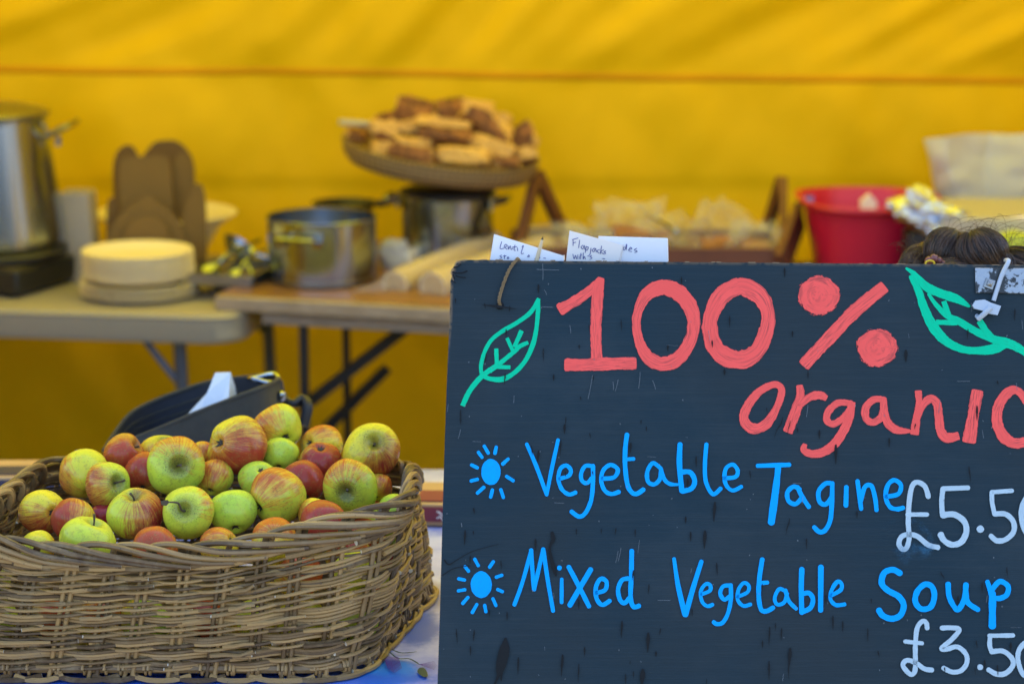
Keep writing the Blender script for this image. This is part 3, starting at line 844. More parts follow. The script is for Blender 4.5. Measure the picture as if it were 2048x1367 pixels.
words('menu_lettering', 'blue', [
    ([(592, 162, 22), (660, 320, 28), (727, 505, 24)], 27, A5), ([(806, 134, 24), (765, 320, 28), (728, 508, 24)], 26, A5),
    ([(818, 398), (878, 378), (893, 340), (862, 308), (822, 330), (808, 400), (832, 470), (880, 505), (925, 492)], 27, A5),
    ([(1040, 312), (992, 312), (964, 360), (968, 410), (1002, 428), (1035, 395)], 27, A5),
    ([(1044, 310), (1044, 420), (1032, 540), (995, 628), (950, 656), (897, 622)], 29, A5),
    ([(1110, 398), (1188, 388), (1213, 335), (1165, 304), (1115, 340), (1100, 410), (1124, 478), (1170, 502), (1220, 488)], 28, A5),
    ([(1276, 98), (1264, 200), (1264, 320), (1280, 440), (1310, 492), (1345, 500), (1388, 472)], 31, A5), ([(1268, 266), (1322, 263)], 25, A5),
    ([(1500, 322), (1452, 292), (1415, 350), (1420, 418), (1462, 436), (1500, 400), (1508, 335)], 28, A5), ([(1505, 325), (1530, 400), (1568, 433), (1622, 438, 18)], 27, A5),
    ([(1638, 164), (1634, 300), (1650, 482)], 35, A5), ([(1655, 352), (1708, 355), (1738, 410), (1718, 463), (1655, 484)], 33, A5),
    ([(1818, 164), (1808, 300), (1815, 420), (1862, 503), (1915, 465)], 28, A5),
    ([(0, 395), (78, 385), (92, 340), (60, 302), (15, 325), (2, 390), (18, 448), (60, 478), (118, 452)], 27, A6)])
words('menu_lettering', 'blue', [
    ([(228, 310), (445, 303)], 29, A6), ([(370, 310, 36), (355, 450, 46), (322, 695, 48)], 45, A6),
    ([(515, 470), (475, 452), (432, 490), (440, 550), (488, 570), (528, 530)], 30, A6), ([(500, 455), (535, 525), (578, 590)], 31, A6),
    ([(735, 430), (690, 432), (645, 485), (652, 555), (695, 572), (735, 520)], 31, A6), ([(738, 428), (735, 560), (724, 680), (690, 748), (650, 760), (614, 728)], 31, A6),
    ([(834, 455), (831, 580)], 32, A6), ([(910, 414), (935, 604)], 30, A6), ([(932, 550), (960, 455), (1005, 448), (1030, 530), (1040, 612)], 30, A6),
    ([(1108, 520), (1188, 502), (1206, 442), (1162, 408), (1118, 440), (1102, 520), (1130, 588), (1178, 605), (1222, 596)], 30, A6)])
words('menu_lettering', 'blue', [
    ([(625, 742), (690, 560), (758, 314)], 31, A7), ([(757, 312), (768, 480), (779, 622)], 32, A7), ([(780, 622), (815, 470), (852, 306)], 32, A7), ([(852, 304), (890, 560), (930, 790)], 32, A7),
    ([(998, 540), (997, 724)], 29, A7), ([(980, 452)], 19, A7),
    ([(1053, 444), (1130, 590), (1213, 754)], 36, A7), ([(1226, 464), (1140, 610), (1062, 745)], 40, A7),
    ([(1272, 648), (1340, 624), (1350, 560), (1305, 538), (1268, 600), (1272, 690), (1316, 742), (1376, 710)], 34, A7),
    ([(1522, 535), (1472, 548), (1442, 620), (1456, 700), (1492, 728), (1528, 690)], 34, A7), ([(1549, 318), (1546, 500), (1540, 680), (1562, 755), (1606, 750)], 36, A7)])
words('menu_lettering', 'blue', [
    ([(1597, 944, 24), (1625, 1130, 32), (1672, 1325, 36)], 32, A5), ([(1784, 962, 28), (1725, 1150, 34), (1676, 1325, 34)], 34, A5),
    ([(1785, 1185), (1842, 1160), (1842, 1122), (1810, 1118), (1778, 1170), (1790, 1238), (1825, 1266), (1860, 1256)], 25, A5),
    ([(1980, 1125), (1932, 1132), (1912, 1180), (1940, 1222), (1980, 1195)], 27, A5), ([(45, 1122), (46, 1220), (25, 1318), (-10, 1378), (-50, 1388), (-72, 1374)], 28, A6),
    ([(92, 1202), (158, 1172), (168, 1128), (135, 1108), (100, 1150), (92, 1220), (130, 1264), (180, 1254)], 25, A6),
    ([(260, 948), (240, 1080), (236, 1200), (252, 1288), (290, 1300), (335, 1276)], 31, A6), ([(242, 1110), (296, 1105)], 27, A6),
    ([(420, 1165), (375, 1150), (345, 1210), (362, 1255), (410, 1240), (430, 1180)], 25, A6), ([(418, 1158), (440, 1230), (492, 1284)], 27, A6),
    ([(530, 1014), (526, 1150), (530, 1310)], 35, A6), ([(535, 1182), (580, 1178), (606, 1220), (588, 1278), (532, 1306)], 32, A6),
    ([(660, 1000), (658, 1295)], 36, A6),
    ([(728, 1195), (795, 1155), (800, 1112), (770, 1102), (732, 1160), (726, 1220), (762, 1258), (822, 1254)], 27, A6)])
words('menu_lettering', 'blue', [
    ([(1200, 1042), (1150, 1018), (1092, 1040), (1075, 1110), (1118, 1160), (1190, 1200), (1225, 1260), (1202, 1328), (1142, 1352), (1082, 1330), (1056, 1294)], 40, A6),
    ([(1370, 1118), (1318, 1165), (1304, 1235), (1345, 1285), (1408, 1272), (1434, 1200), (1418, 1135)], 38, A6, 1),
    ([(1528, 1116), (1535, 1200), (1568, 1268), (1598, 1288), (1638, 1220), (1650, 1120)], 36, A6), ([(1648, 1160), (1662, 1240), (1732, 1290)], 36, A6),
    ([(1796, 1100), (1815, 1160), (1830, 1240)], 32, A6), ([(1830, 1180), (1830, 1300), (1829, 1402)], 47, A6), ([(1830, 1150), (1880, 1098), (1936, 1130), (1928, 1188), (1880, 1213), (1835, 1208)], 35, A6)])
words('price_lettering', 'white', [
    ([(1393, 520), (1370, 452), (1320, 422), (1282, 450), (1262, 560), (1256, 700), (1262, 800), (1246, 866), (1215, 878), (1192, 840), (1212, 792), (1262, 778), (1320, 792), (1390, 848), (1458, 866)], 35, A6), ([(1250, 642), (1385, 642)], 30, A6),
    ([(1494, 466), (1664, 460)], 33, A6), ([(1492, 466), (1484, 560), (1490, 650)], 34, A6), ([(1492, 646), (1570, 642), (1638, 690), (1652, 760), (1618, 828), (1556, 848), (1502, 820), (1478, 780)], 42, A6),
    ([(1747, 742)], 26, A6), ([(1826, 490), (1964, 480)], 30, A6), ([(1826, 492), (1828, 560), (1845, 640)], 32, A6), ([(1846, 638), (1920, 640), (1972, 690), (1974, 760), (1920, 812), (1860, 820), (1820, 788)], 36, A6),
    ([(2080, 520), (2035, 580), (2030, 680), (2065, 770), (2115, 740), (2125, 620)], 36, A6, 1)])
words('price_lettering', 'white', [
    ([(1283, 925), (1275, 882), (1242, 872), (1203, 930), (1190, 1060), (1190, 1180), (1185, 1265), (1150, 1288), (1092, 1220), (1122, 1178), (1190, 1195), (1260, 1244), (1320, 1254)], 38, A8), ([(1108, 1030), (1244, 1044)], 32, A8),
    ([(1398, 924), (1470, 922), (1536, 936), (1480, 1010), (1398, 1080), (1430, 1092), (1520, 1072), (1588, 1130), (1594, 1200), (1550, 1258), (1480, 1270), (1410, 1238)], 38, A8),
    ([(1700, 1232)], 24, A8), ([(1772, 985), (1960, 982)], 34, A8), ([(1778, 985), (1775, 1060), (1790, 1110)], 36, A8), ([(1790, 1110), (1880, 1106), (1948, 1160), (1956, 1220), (1900, 1280), (1830, 1286), (1766, 1252)], 40, A8),
    ([(2075, 1030), (2010, 1090), (1998, 1180), (2040, 1290), (2110, 1290), (2140, 1170), (2120, 1070)], 40, A8, 1)])
# runs, drips and scratches in the paint: surface marks, kept in the panel's own mesh
mb = panel_mb
mark0 = len(mb.f)
def drip(x, y, L, w_, A, slant=0):
    stroke(mb, [(x + slant * .5, y - L / 2, w_ * .5), (x + slant * .3, y - L * .2, w_), (x - slant * .2, y + L * .1, w_ * .7), (x - slant * .5, y + L / 2, w_ * .15)], base_off=0.0003, **A)
for (x, y, L, w_) in ((672, 232, 60, 14), (950, 628, 30, 9), (1555, 635, 42, 12), (775, 838, 44, 12), (1648, 180, 60, 10), (1940, 800, 44, 12), (960, 978, 24, 8), (1408, 1186, 34, 8), (850, 1188, 64, 16), (140, 1130, 50, 8), (705, 680, 90, 8), (1372, 1140, 30, 8)):
    drip(x, y, L, w_, A3)
for (x, y, L, w_) in ((413, 122, 66, 12), (466, 540, 40, 12), (1240, 690, 80, 24), (572, 820, 56, 8), (500, 1196, 32, 8), (650, 1225, 60, 14), (1126, 1280, 64, 12), (762, 1360, 130, 20), (1725, 1080, 100, 14), (5, 800, 30, 12)):
    drip(x, y, L, w_, A4)
for (x, y, L, w_, sl) in ((670, 248, 80, 16, 6), (822, 190, 110, 9, 4), (1748, 285, 76, 10, 0), (1300, 190, 70, 14, 4), (1872, 625, 130, 20, 8), (1676, 680, 46, 12, 0), (1710, 795, 66, 12, 0), (1806, 815, 120, 24, 4), (170, 800, 100, 14, 4), (228, 768, 28, 8, 0), (931, 762, 44, 8, 0), (1101, 758, 38, 6, 0), (1332, 770, 54, 8, 0), (652, 850, 80, 14, 0), (1890, 1015, 86, 10, -4), (1720, 1310, 50, 8, 0), (1690, 430, 60, 14, 0)):
    drip(x, y, L, w_, A5, sl)
for (x, y, L, w_, sl) in ((172, 990, 116, 9, -8), (306, 985, 86, 12, 6), (280, 1105, 76, 12, 0), (655, 1220, 130, 14, 4), (1000, 1220, 170, 20, 10), (1130, 1280, 150, 10, 6), (1470, 935, 130, 16, 6), (1677, 1040, 150, 28, 4), (1178, 1110, 76, 12, 0), (1632, 1318, 130, 40, 8), (428, 806, 50, 12, 0), (568, 832, 66, 12, 0), (1500, 1330, 90, 10, 0), (1562, 1292, 56, 9, 0), (1740, 1130, 40, 16, 0), (1132, 740, 80, 12, 0)):
    drip(x, y, L, w_, A7, sl)
stroke(mb, [(555, 1010, 22), (548, 1090, 74), (530, 1170, 86), (512, 1250, 60), (495, 1310, 22), (470, 1367, 14)], base_off=0.0003, **A7)
stroke(mb, [(525, 1240, 26), (522, 1340, 8)], base_off=0.0003, **A7)
stroke(mb, [(922, 175, 24), (930, 230, 30), (905, 290, 18), (915, 380, 26), (938, 460, 34), (952, 512, 14)], base_off=0.0003, **A7)
stroke(mb, [(60, 510, 8), (140, 460, 6), (230, 440, 6), (280, 436, 4)], base_off=0.0003, **A7)
stroke(mb, [(75, 390, 12), (110, 425, 9), (180, 385, 6), (300, 320, 5), (500, 265, 3)], base_off=0.0003, **A7)
for (x, y, L, w_, sl) in ((185, 128, 130, 9, 30), (333, 262, 84, 10, 0), (200, 1160, 150, 28, 8), (192, 1270, 120, 8, 0), (40, 990, 150, 12, 6), (88, 915, 60, 9, 0), (135, 975, 100, 12, 4), (38, 1260, 150, 14, 0), (541, 885, 110, 14, 0), (618, 915, 90, 11, 0), (815, 980, 110, 9, 0), (900, 1130, 56, 10, -10), (730, 35, 54, 12, 0), (842, 712, 40, 8, 0), (1525, 705, 60, 14, 0), (1405, 515, 60, 9, -30), (1735, 1215, 80, 14, 0), (1940, 1075, 70, 16, 0), (485, 700, 70, 10, 0)):
    drip(x, y, L, w_, A8, sl)
for (x, y, L, w_, sl) in ((440, 1180, 100, 6, 20), (370, 1180, 150, 7, 60), (1675, 370, 110, 9, -12)):
    drip(x, y, L, w_, A6 if x > 1500 else A4, sl)
rng = random.Random(4)
for k in range(46):                          # many smaller unnoticed runs
    drip(rng.uniform(900, 2080), rng.uniform(560, 1500), rng.uniform(8, 24), rng.uniform(1.4, 3.2), A1, rng.uniform(-2, 2))
for k in range(mark0, len(mb.f)): mb.mi[k] = 1
mark0 = len(mb.f)
for (a, b, A) in (((1215, 890), (1198, 970), A5), ((1235, 870), (1215, 960), A5), ((1365, 800), (1355, 910), A3), ((1450, 855), (1470, 915), A3), ((1215, 850), (1195, 930), A3), ((1180, 865), (1182, 920), A3), ((700, 60), (702, 170), A3), ((712, 240), (728, 272), A3), ((885, 480), (892, 535), A3), ((140, 1190), (125, 1250), A3), ((1040, 820), (1010, 980), A3), ((700, 355), (770, 358), A3), ((660, 100), (810, 104), A3), ((1715, 1010), (1708, 1040), A5), ((505, 960), (502, 1010), A3), ((145, 700), (150, 725), A5), ((933, 648), (935, 690), A7), ((207, 105), (210, 128), A7)):
    stroke(mb, [a, ((a[0] + b[0]) / 2 + 2, (a[1] + b[1]) / 2), b], 2.6, base_off=0.0004, **A)
for k in range(26):
    x, y = rng.uniform(890, 2080), rng.uniform(540, 1400); L = rng.uniform(3, 26); an = rng.choice((0.0, 1.5, 1.4, 1.7, 0.05))
    stroke(mb, [(x, y), (x + L * math.cos(an), y + L * math.sin(an))], rng.uniform(0.35, 0.8), per=3, base_off=0.0004, **A1)
for k in range(90):                          # tiny pale flecks
    x, y = rng.uniform(885, 2080), rng.uniform(530, 1400)
    stroke(mb, [(x, y), (x + rng.uniform(-1, 1), y + rng.uniform(0.5, 2.2))], rng.uniform(0.7, 1.6), per=2, base_off=0.0004, **A1)
for k in range(mark0, len(mb.f)): mb.mi[k] = 2
mark0 = len(mb.f)
stroke(mb, [(1150, 690, 60), (1110, 790, 90), (1180, 900, 150), (1300, 900, 150), (1390, 880, 90), (1400, 800, 60), (1330, 720, 80), (1290, 690, 60)], base_off=0.0002, **A6)
for k in range(mark0, len(mb.f)): mb.mi[k] = 3
for p_, w_ in (([(903, 548), (904, 541), (908, 537)], 3.0), ([(910, 531), (913, 526), (919, 523)], 3.0), ([(905, 556), (907, 562)], 1.6), ([(921, 522), (934, 521)], 1.6)):
    stroke(mb, p_, w_, base_off=0.0004, **A1)
for k in range(26): stroke(mb, [(q0_ := rng.uniform(925, 2080), 519.8 + (q0_ - 924) * .0098), (q0_ + rng.uniform(2, 14), 519.9 + (q0_ - 924) * .0098)], rng.uniform(.8, 1.8), per=2, base_off=0.0004, **A1)
for k in range(mark0, len(mb.f)):
    if mb.mi[k] == 0: mb.mi[k] = 4
mark0 = len(mb.f)
for p_, w_ in (([(906, 545), (914, 547), (926, 546), (934, 543)], 3.5), ([(912, 552), (920, 555), (931, 556)], 2.5), ([(908, 536), (916, 534), (922, 529)], 3.0), ([(904, 562), (911, 566)], 2.5), ([(907, 550), (909, 558)], 3.0)):
    stroke(mb, p_, w_, base_off=0.0004, **A1)
for k in range(mark0, len(mb.f)): mb.mi[k] = 1
M['rawply'] = simple('raw_ply', (0.24, 0.16, 0.09), 0.8, 0, 0.3, 200)
mb.build('board_panel', [M['board'], M['drip'], M['scratch'], M['smear'], M['rawply']], bd, smooth_=False)
# hinge plate with its bolt, zip tie, hole and string
mb = MB()
hp = [B2(*q) for q in ((1949, 536), (2120, 537), (2122, 589), (1950, 586))]
mb.prism([B3(s, t, 0.0006) for s, t in hp], BN * 0.0028)
hin = mb.build('hinge_plate', M['hinge'], bd, smooth_=False, bevel=0.0008)
mb = MB()
s, t = B2(1977, 568)
q = BN.to_track_quat('Z', 'Y').to_matrix().to_4x4()
mb.lathe([(0.0, 0.0), (0.0075, 0.0), (0.0075, 0.003), (0.0045, 0.0032), (0.0042, 0.0062), (0.002, 0.0075), (0.0, 0.0078)], 4, Matrix.Translation(B3(s, t, 0.0034)) @ q @ Matrix.Rotation(R(25), 4, 'Z'))
mb.build('bolt', M['steel_dark'], hin)
mb = MB()
zp = [(1985, 602), (1993, 575), (2002, 548), (2013, 526)]
pts = [B3(*B2(*p), 0.0065 + 0.001 * i) for i, p in enumerate(zp)] + [B3(*B2(2014, 521), 0.004), B3(*B2(2015, 519), -0.010)]
mb.tube(crom([p[:] for p in pts], 4), 0.0026, 8)
mb.prism([B3(*B2(*p), 0.004) for p in ((1942, 612), (1948, 602), (1966, 600), (1978, 606), (1999, 613), (1992, 631), (1975, 628), (1962, 622), (1946, 618))], BN * 0.005)
mb.tube([B3(*B2(1978, 616), 0.011), B3(*B2(1966, 628), 0.010), B3(*B2(1956, 637), 0.006), B3(*B2(1954, 630), -0.004)], 0.0032, 8)
mb.build('cable_tie', M['zip'], bd)
mb = MB()
hs, ht = B2(1000, 611)
mb.lathe([(0.0, 0.0), (0.0042, 0.0), (0.0046, 0.0006), (0.0040, 0.0012), (0, 0.0011)], 14, Matrix.Translation(B3(hs, ht, 0.0004)) @ q)
stroke(mb, [(290, 342, 4), (390, 352, 16), (520, 370, 3)], base_off=0.0004, **A3)
mb.build('drill_hole', M['drip'], bd)
mb = MB()
tw = [(1000, 611, 0.001), (998, 600, 0.004), (1003, 580, 0.004), (1013, 552, 0.005), (1022, 534, 0.005), (1033, 520, 0.004)]
pts = crom([B3(*B2(a, b), c)[:] for a, b, c in tw] + [(B3(*B2(1036, 517), -0.006))[:], (B3(*B2(1040, 519), -0.022))[:]], 6)
for ph in (0, 2.1, 4.2):
    mb.tube([Vector(p) + Vector((math.cos(i * 0.9 + ph), 0, math.sin(i * 0.9 + ph))) * 0.0011 for i, p in enumerate(pts)], 0.0011, 5)
mb.build('twine_loop', M['twine'], bd)
sk = thing('skewer', 'pointed bamboo skewer with burnt tip poking above the menu board', 'skewer', B3(*B2(1064, 525), -0.022))
a, b = B3(*B2(1062, 560), -0.022), P(1086, 473, B3(*B2(1086, 520), -0.022).y)
mb = MB(); d = b - a
mb.tube([a, a + d * .5, a + d * .8, a + d * .93], [0.0026, 0.0025, 0.0022, 0.0015], 8); mb.build('shaft', M['skewer'], sk)
mb = MB(); mb.tube([a + d * .93, b], [0.0015, 0.0003], 8); mb.build('tip', M['burnt'], sk)
# folded cards standing behind the board
def card(label, front, fold, Yoff, mat, strokes, seed):
    base = B3(*B2(front[0][0], 530), -Yoff)
    y0 = base.y
    cd = thing('note_card', label, 'card', base, 'handwritten cards behind the menu board')
    pl = [P(a, b, y0 + (530 - b) * 0.00004) for a, b in front]
    lo = [pl[-1] + Vector((0, -0.004, -0.05)), pl[0] + Vector((0, -0.004, -0.05))]
    # front: listed as left-bottom, left-top, right-top, right-bottom
    mb = MB(); mb.prism([pl[0], pl[1], pl[2], pl[3]] + lo, (0, 0.0006, 0)); mb.build('front_leaf', M[mat], cd, smooth_=False)
    fp = [P(a, b, y0 + 0.002 + i * 0.0) for i, (a, b) in enumerate(fold)]
    mb = MB(); mb.prism([pl[2] + Vector((0, 0.0008, 0)), fp[0] + Vector((0, 0.010, 0)), fp[1] + Vector((0, 0.010, 0)), pl[3] + Vector((0, 0.0008, 0))], (0, 0.0006, 0)); mb.build('back_leaf', M[mat], cd, smooth_=False)
    mb = MB()
    for stx in strokes:
        c = crom([(960 + x / 3.793, 330 + y / 3.793) for x, y in stx], 4)
        pts = [P(x, y, y0 + (530 - y) * 0.00004) + Vector((0, -0.0004, 0)) for x, y in c]
        pts = [p for p in pts if p.z > pl[0].z - 0.03]
        if len(pts) > 1: mb.tube(pts, 0.00042, 4, caps=False)
    mb.build('handwriting', M['ink'], cd)
card('white folded card reading Lentil behind the left end of the menu board', [(980, 520), (988, 468), (1126, 511), (1127, 522)], [(1130, 513), (1130, 522)], 0.020, 'paper', [
    [(165, 580), (152, 632), (182, 630)], [(185, 625), (206, 612), (195, 600), (183, 620), (207, 638)], [(214, 612), (216, 638), (230, 612), (236, 640), (250, 628)], [(266, 605), (258, 640), (270, 648)], [(246, 622), (282, 618)],
    [(284, 625), (286, 652)], [(318, 622), (330, 610), (312, 668), (332, 668)], [(372, 680), (360, 694), (376, 692), (372, 682)], [(165, 682), (150, 690), (166, 700), (148, 712)], [(188, 680), (184, 712)], [(176, 690), (200, 688)], [(212, 695), (206, 708), (220, 706), (214, 695)], [(430, 688), (424, 712), (415, 708)], [(440, 700), (444, 712), (456, 698)], [(480, 704), (500, 706)]], 1)
card('cream folded card reading Flapjacks behind the menu board', [(1132, 522), (1139, 461), (1245, 490), (1237, 522)], [(1249, 492), (1246, 522)], 0.026, 'paper_cream', [
    [(706, 562), (706, 612)], [(698, 566), (745, 552)], [(706, 590), (728, 584)], [(756, 568), (748, 628)], [(782, 606), (766, 622), (780, 636), (790, 608), (796, 640)], [(806, 614), (798, 664)], [(804, 620), (822, 622), (812, 646), (802, 640)], [(842, 628), (834, 676), (816, 690)],
    [(868, 628), (850, 646), (864, 656), (876, 630), (882, 660)], [(908, 640), (888, 650), (904, 668)], [(922, 612), (912, 672)], [(938, 642), (916, 655), (938, 674)], [(954, 650), (940, 658), (954, 668), (938, 676)],
    [(704, 674), (714, 712), (724, 684), (735, 712), (742, 678)], [(752, 690), (752, 712)], [(766, 666), (762, 712)], [(756, 684), (774, 682)], [(784, 664), (782, 714), (792, 692), (800, 714)], [(848, 684), (834, 694), (850, 704), (830, 716)], [(930, 708), (948, 710)]], 2)
card('white folded card half covered by the cream card, its writing ending in es', [(1192, 523), (1197, 472), (1334, 476), (1336, 524)], [(1337, 480), (1338, 524)], 0.034, 'paper', [
    [(1095, 618), (1086, 640), (1100, 640), (1112, 598), (1110, 642)], [(1124, 642), (1152, 634), (1142, 624), (1128, 648), (1152, 656)], [(1190, 630), (1170, 642), (1194, 654), (1172, 662)]], 3)

# ------------------------------------------------------------------ wicker basket
def rquad(cs, rs, ne=60, na=24):
    """rounded quad, listed anticlockwise seen from above, first edge = front"""
    out = []
    n = 4; cs = [Vector(c) for c in cs]
    for i in range(n):
        p, c, q = cs[i - 1], cs[i], cs[(i + 1) % n]
        a = c + (p - c).normalized() * rs[i]; b = c + (q - c).normalized() * rs[i]
        for k in range(na):
            t = k / na
            out.append(a * (1 - t) ** 2 + c * 2 * t * (1 - t) + b * t * t)
        nxt = cs[(i + 1) % n]; e = nxt + (c - nxt).normalized() * rs[(i + 1) % n]
        for k in range(ne):
            out.append(b + (e - b) * k / ne)
    return out
TOPQ = rquad([(-0.635, 2.635), (-0.126, 2.634), (-0.126, 2.975), (-0.585, 3.01)], [0.065, 0.10, 0.06, 0.07])
BOTQ = rquad([(-0.665, 2.643), (-0.176, 2.640), (-0.096, 2.992), (-0.625, 3.03)], [0.065, 0.065, 0.06, 0.06])
NQ = len(TOPQ)
MIDQ = [(a + b) / 2 for a, b in zip(TOPQ, BOTQ)]
CUM = [0.0]
for i in range(NQ): CUM.append(CUM[-1] + (MIDQ[(i + 1) % NQ] - MIDQ[i]).length)
PER = CUM[-1]
import bisect
BZ0 = TZ + 0.014
def rimz(x, y): return 0.892 + 0.036 * smooth(-0.37, -0.14, x) * (1 - 0.75 * smooth(2.78, 2.98, y)) + 0.014 * smooth(-0.52, -0.62, x)
def W(u, h, off=0.0):
    """point on the basket wall: u in stake units of length along, h 0..1"""
    s = (u % 1.0) * PER
    i = min(bisect.bisect_right(CUM, s) - 1, NQ - 1); f = (s - CUM[i]) / max(1e-9, CUM[i + 1] - CUM[i])
    j = (i + 1) % NQ
    t = TOPQ[i] + (TOPQ[j] - TOPQ[i]) * f; b = BOTQ[i] + (BOTQ[j] - BOTQ[i]) * f
    p = b + (t - b) * h
    tt, bb = TOPQ[(i + 4) % NQ] - TOPQ[i - 3], BOTQ[(i + 4) % NQ] - BOTQ[i - 3]
    d = (bb + (tt - bb) * h).normalized()
    nrm = Vector((d.y, -d.x))
    p = p + nrm * (off + 0.007 * math.sin(math.pi * max(0, min(1, h))))
    z = BZ0 + (rimz(p.x, p.y) - BZ0) * h
    return Vector((p.x, p.y, z))
K = round(PER / 0.0455)
if K % 2 == 0: K += 1
rb = random.Random(11)
bk = thing('wicker_basket', 'brown willow basket heaped with apples in front of the board', 'basket', (-0.36, 2.83, TZ))
mb = MB()
jit = [rb.uniform(-0.08, 0.08) for _ in range(K)]
lean = [rb.uniform(-0.09, 0.09) for _ in range(K)]
WEFT = 34
for j in range(K):
    for side in (-1, 1):
        r0 = rb.uniform(0.0026, 0.0031); a = rb.random() * 0.8
        pts = []
        for q in range(9):
            h = -0.07 + 1.05 * q / 8
            pts.append(W((j + jit[j] + side * 0.10 + lean[j] * (0.5 - h)) / K, h, rb.uniform(-0.0005, 0.0005) + (0.004 if h < 0 else 0)))
        mb.tube(pts, r0, 6, a, caps=False)
for r in range(WEFT):
    h0 = (r + 0.6) / (WEFT + 1.2) * 0.90
    u = rb.uniform(0, K)
    end = u + K
    par = r % 2
    first = True
    while u < end:
        L = rb.uniform(4.5, 8.5)
        if u + L > end - 2: L = end - u + 0.15
        n = int(L * 4) + 2
        thick = rb.uniform(0.0024, 0.0031) * (1.0 - 0.20 * (r / WEFT)); a = rb.random()
        dz0, dz1 = rb.uniform(-0.008, -0.002), rb.uniform(0.002, 0.008)
        pts = []; rads = []
        for i in range(n):
            f = i / (n - 1); uu = u + L * f + (0.25 if i == n - 1 else 0) - (0.25 if i == 0 else 0)
            amp = 0.0044
            jj = uu - (jit[int(uu) % K] * (1 - (uu % 1)) + jit[(int(uu) + 1) % K] * (uu % 1))
            off = amp * math.cos(math.pi * (jj + par))
            if i in (0, n - 1): off += rb.uniform(-0.002, 0.004)
            h = h0 + dz0 + (dz1 - dz0) * f + 0.0015 * math.sin(uu * 0.9 + r) + rb.uniform(-0.0012, 0.0012) + 0.009 * math.sin(math.pi * (jj + par))
            pts.append(W(uu / K, h, off)); rads.append(thick * (1 - 0.26 * f))
        mb.tube(pts, rads, 6, a, caps=True, cuts=rb.random() < 0.55)
        u += L - 0.2
        if u > end - 1: break
# side shoots and pegged ends poking out of the weave
for q in range(46):
    u = rb.uniform(0, K); h = rb.uniform(0.1, 0.9); a = rb.random()
    ln = rb.uniform(0.4, 1.6)
    pts = [W((u + ln * f) / K, h + 0.05 * f * rb.uniform(.2, 1), 0.004 + 0.004 * f + 0.002 * math.sin(f * 3)) for f in (0, .35, .7, 1)]
    mb.tube(pts, [0.0030, 0.0026, 0.0022, 0.0018], 6, a, cuts=rb.random() < 0.6)
mb.build('woven_side', M['wicker'], bk)
# waling just under the border
mb = MB()
for q in range(int(K * 1.15)):
    u = q / 1.15 + rb.uniform(-0.2, 0.2); L = rb.uniform(4.5, 7); n = int(L * 4); a = rb.random(); th = rb.uniform(0.0034, 0.0044); hh = rb.uniform(0.915, 0.955)
    pts = []
    for i in range(n):
        f = i / (n - 1); uu = u + L * f
        off = 0.0045 * math.cos(math.pi * 2 / 3 * (uu) + q * 2.1) + 0.0035
        pts.append(W(uu / K, hh + 0.035 * f - 0.02, off))
    mb.tube(pts, [th * (1 - 0.25 * i / (n - 1)) for i in range(n)], 6, a, caps=True, cuts=rb.random() < 0.4)
mb.build('waling_band', M['wicker'], bk)
# plaited border: each stake bends over and runs along the rim
mb = MB()
for j in range(K):
    for s2 in (0, 1):
        if s2 and rb.random() < 0.45: continue
        a = rb.random(); th = rb.uniform(0.0037, 0.0047)
        u = j + jit[j] + s2 * 0.16 + rb.uniform(-.05, .05)
        ctl = [(0, 0.93, -0.004), (0.03, 1.03, -0.004), (0.14, 1.085, -0.001), (0.6, 1.105, 0.003), (1.2, 1.085, 0.009), (1.9, 1.035, 0.0125), (2.7, 0.995, 0.0125), (3.5, 0.955, 0.0105), (4.2, 0.93, 0.0095)]
        jz = rb.uniform(-0.008, 0.008); jo = rb.uniform(-0.0012, 0.0012)
        c = crom(ctl, 4)
        mb.tube([W((u + x) / K, h + jz * min(1, x), o + jo) for x, h, o in c], [th * (1 - 0.3 * i / (len(c) - 1)) for i in range(len(c))], 7, a, caps=True, cuts=rb.random() < 0.6)
mb.build('plaited_rim', M['wicker'], bk)
# base rail with its bindings, and foot border
mb = MB()
n = 240
mb.tube([W(i / n, 0.005, -0.002) for i in range(n + 1)], 0.0058, 8, 0.35, caps=False)
q = 0
while q < K * 3:
    u = q / (K * 3) + rb.uniform(-.002, .002); a = rb.uniform(.5, 1)
    for t in range(rb.choice((1, 2, 2, 3))):
        c0_ = W(u + t * 0.0030, 0.005, -0.002); d = (W(u + 0.004, 0.005, -0.002) - c0_).normalized(); o = Vector((d.y, -d.x, 0))
        mb.tube([c0_ + (o * math.cos(x) + Vector((0, 0, 1)) * math.sin(x)) * 0.0072 + d * 0.002 * x / 6 for x in [i * 2 * math.pi / 10 for i in range(11)]], 0.0019, 5, a, caps=False)
    q += rb.choice((1, 2, 2, 3))
for j in range(K):
    L = rb.uniform(1.1, 2.2); a = rb.random()
    pts = [W((j + L * f) / K, -0.045 - 0.035 * math.sin(math.pi * f) , 0.004 + 0.006 * math.sin(math.pi * f)) for f in [i / 7 for i in range(8)]]
    mb.tube([Vector((p.x, p.y, max(p.z, TZ + 0.0036))) for p in pts], 0.0034, 6, a, caps=True, cuts=True)
mb.build('foot_border', M['wicker'], bk)
mb = MB()
ring = [W(i / 80, 0.04, -0.001) for i in range(80)]
mb.prism(ring, (0, 0, 0.004), 0.1)
mb.build('basket_base', M['wicker'], bk, smooth_=False)

# ------------------------------------------------------------------ apples
RIGHT = Vector((1, 0, 0)); UPV = Vector((0, sp, cp)); FWD = Vector((0, cp, -sp))
def D(px, py, r, Y): return None
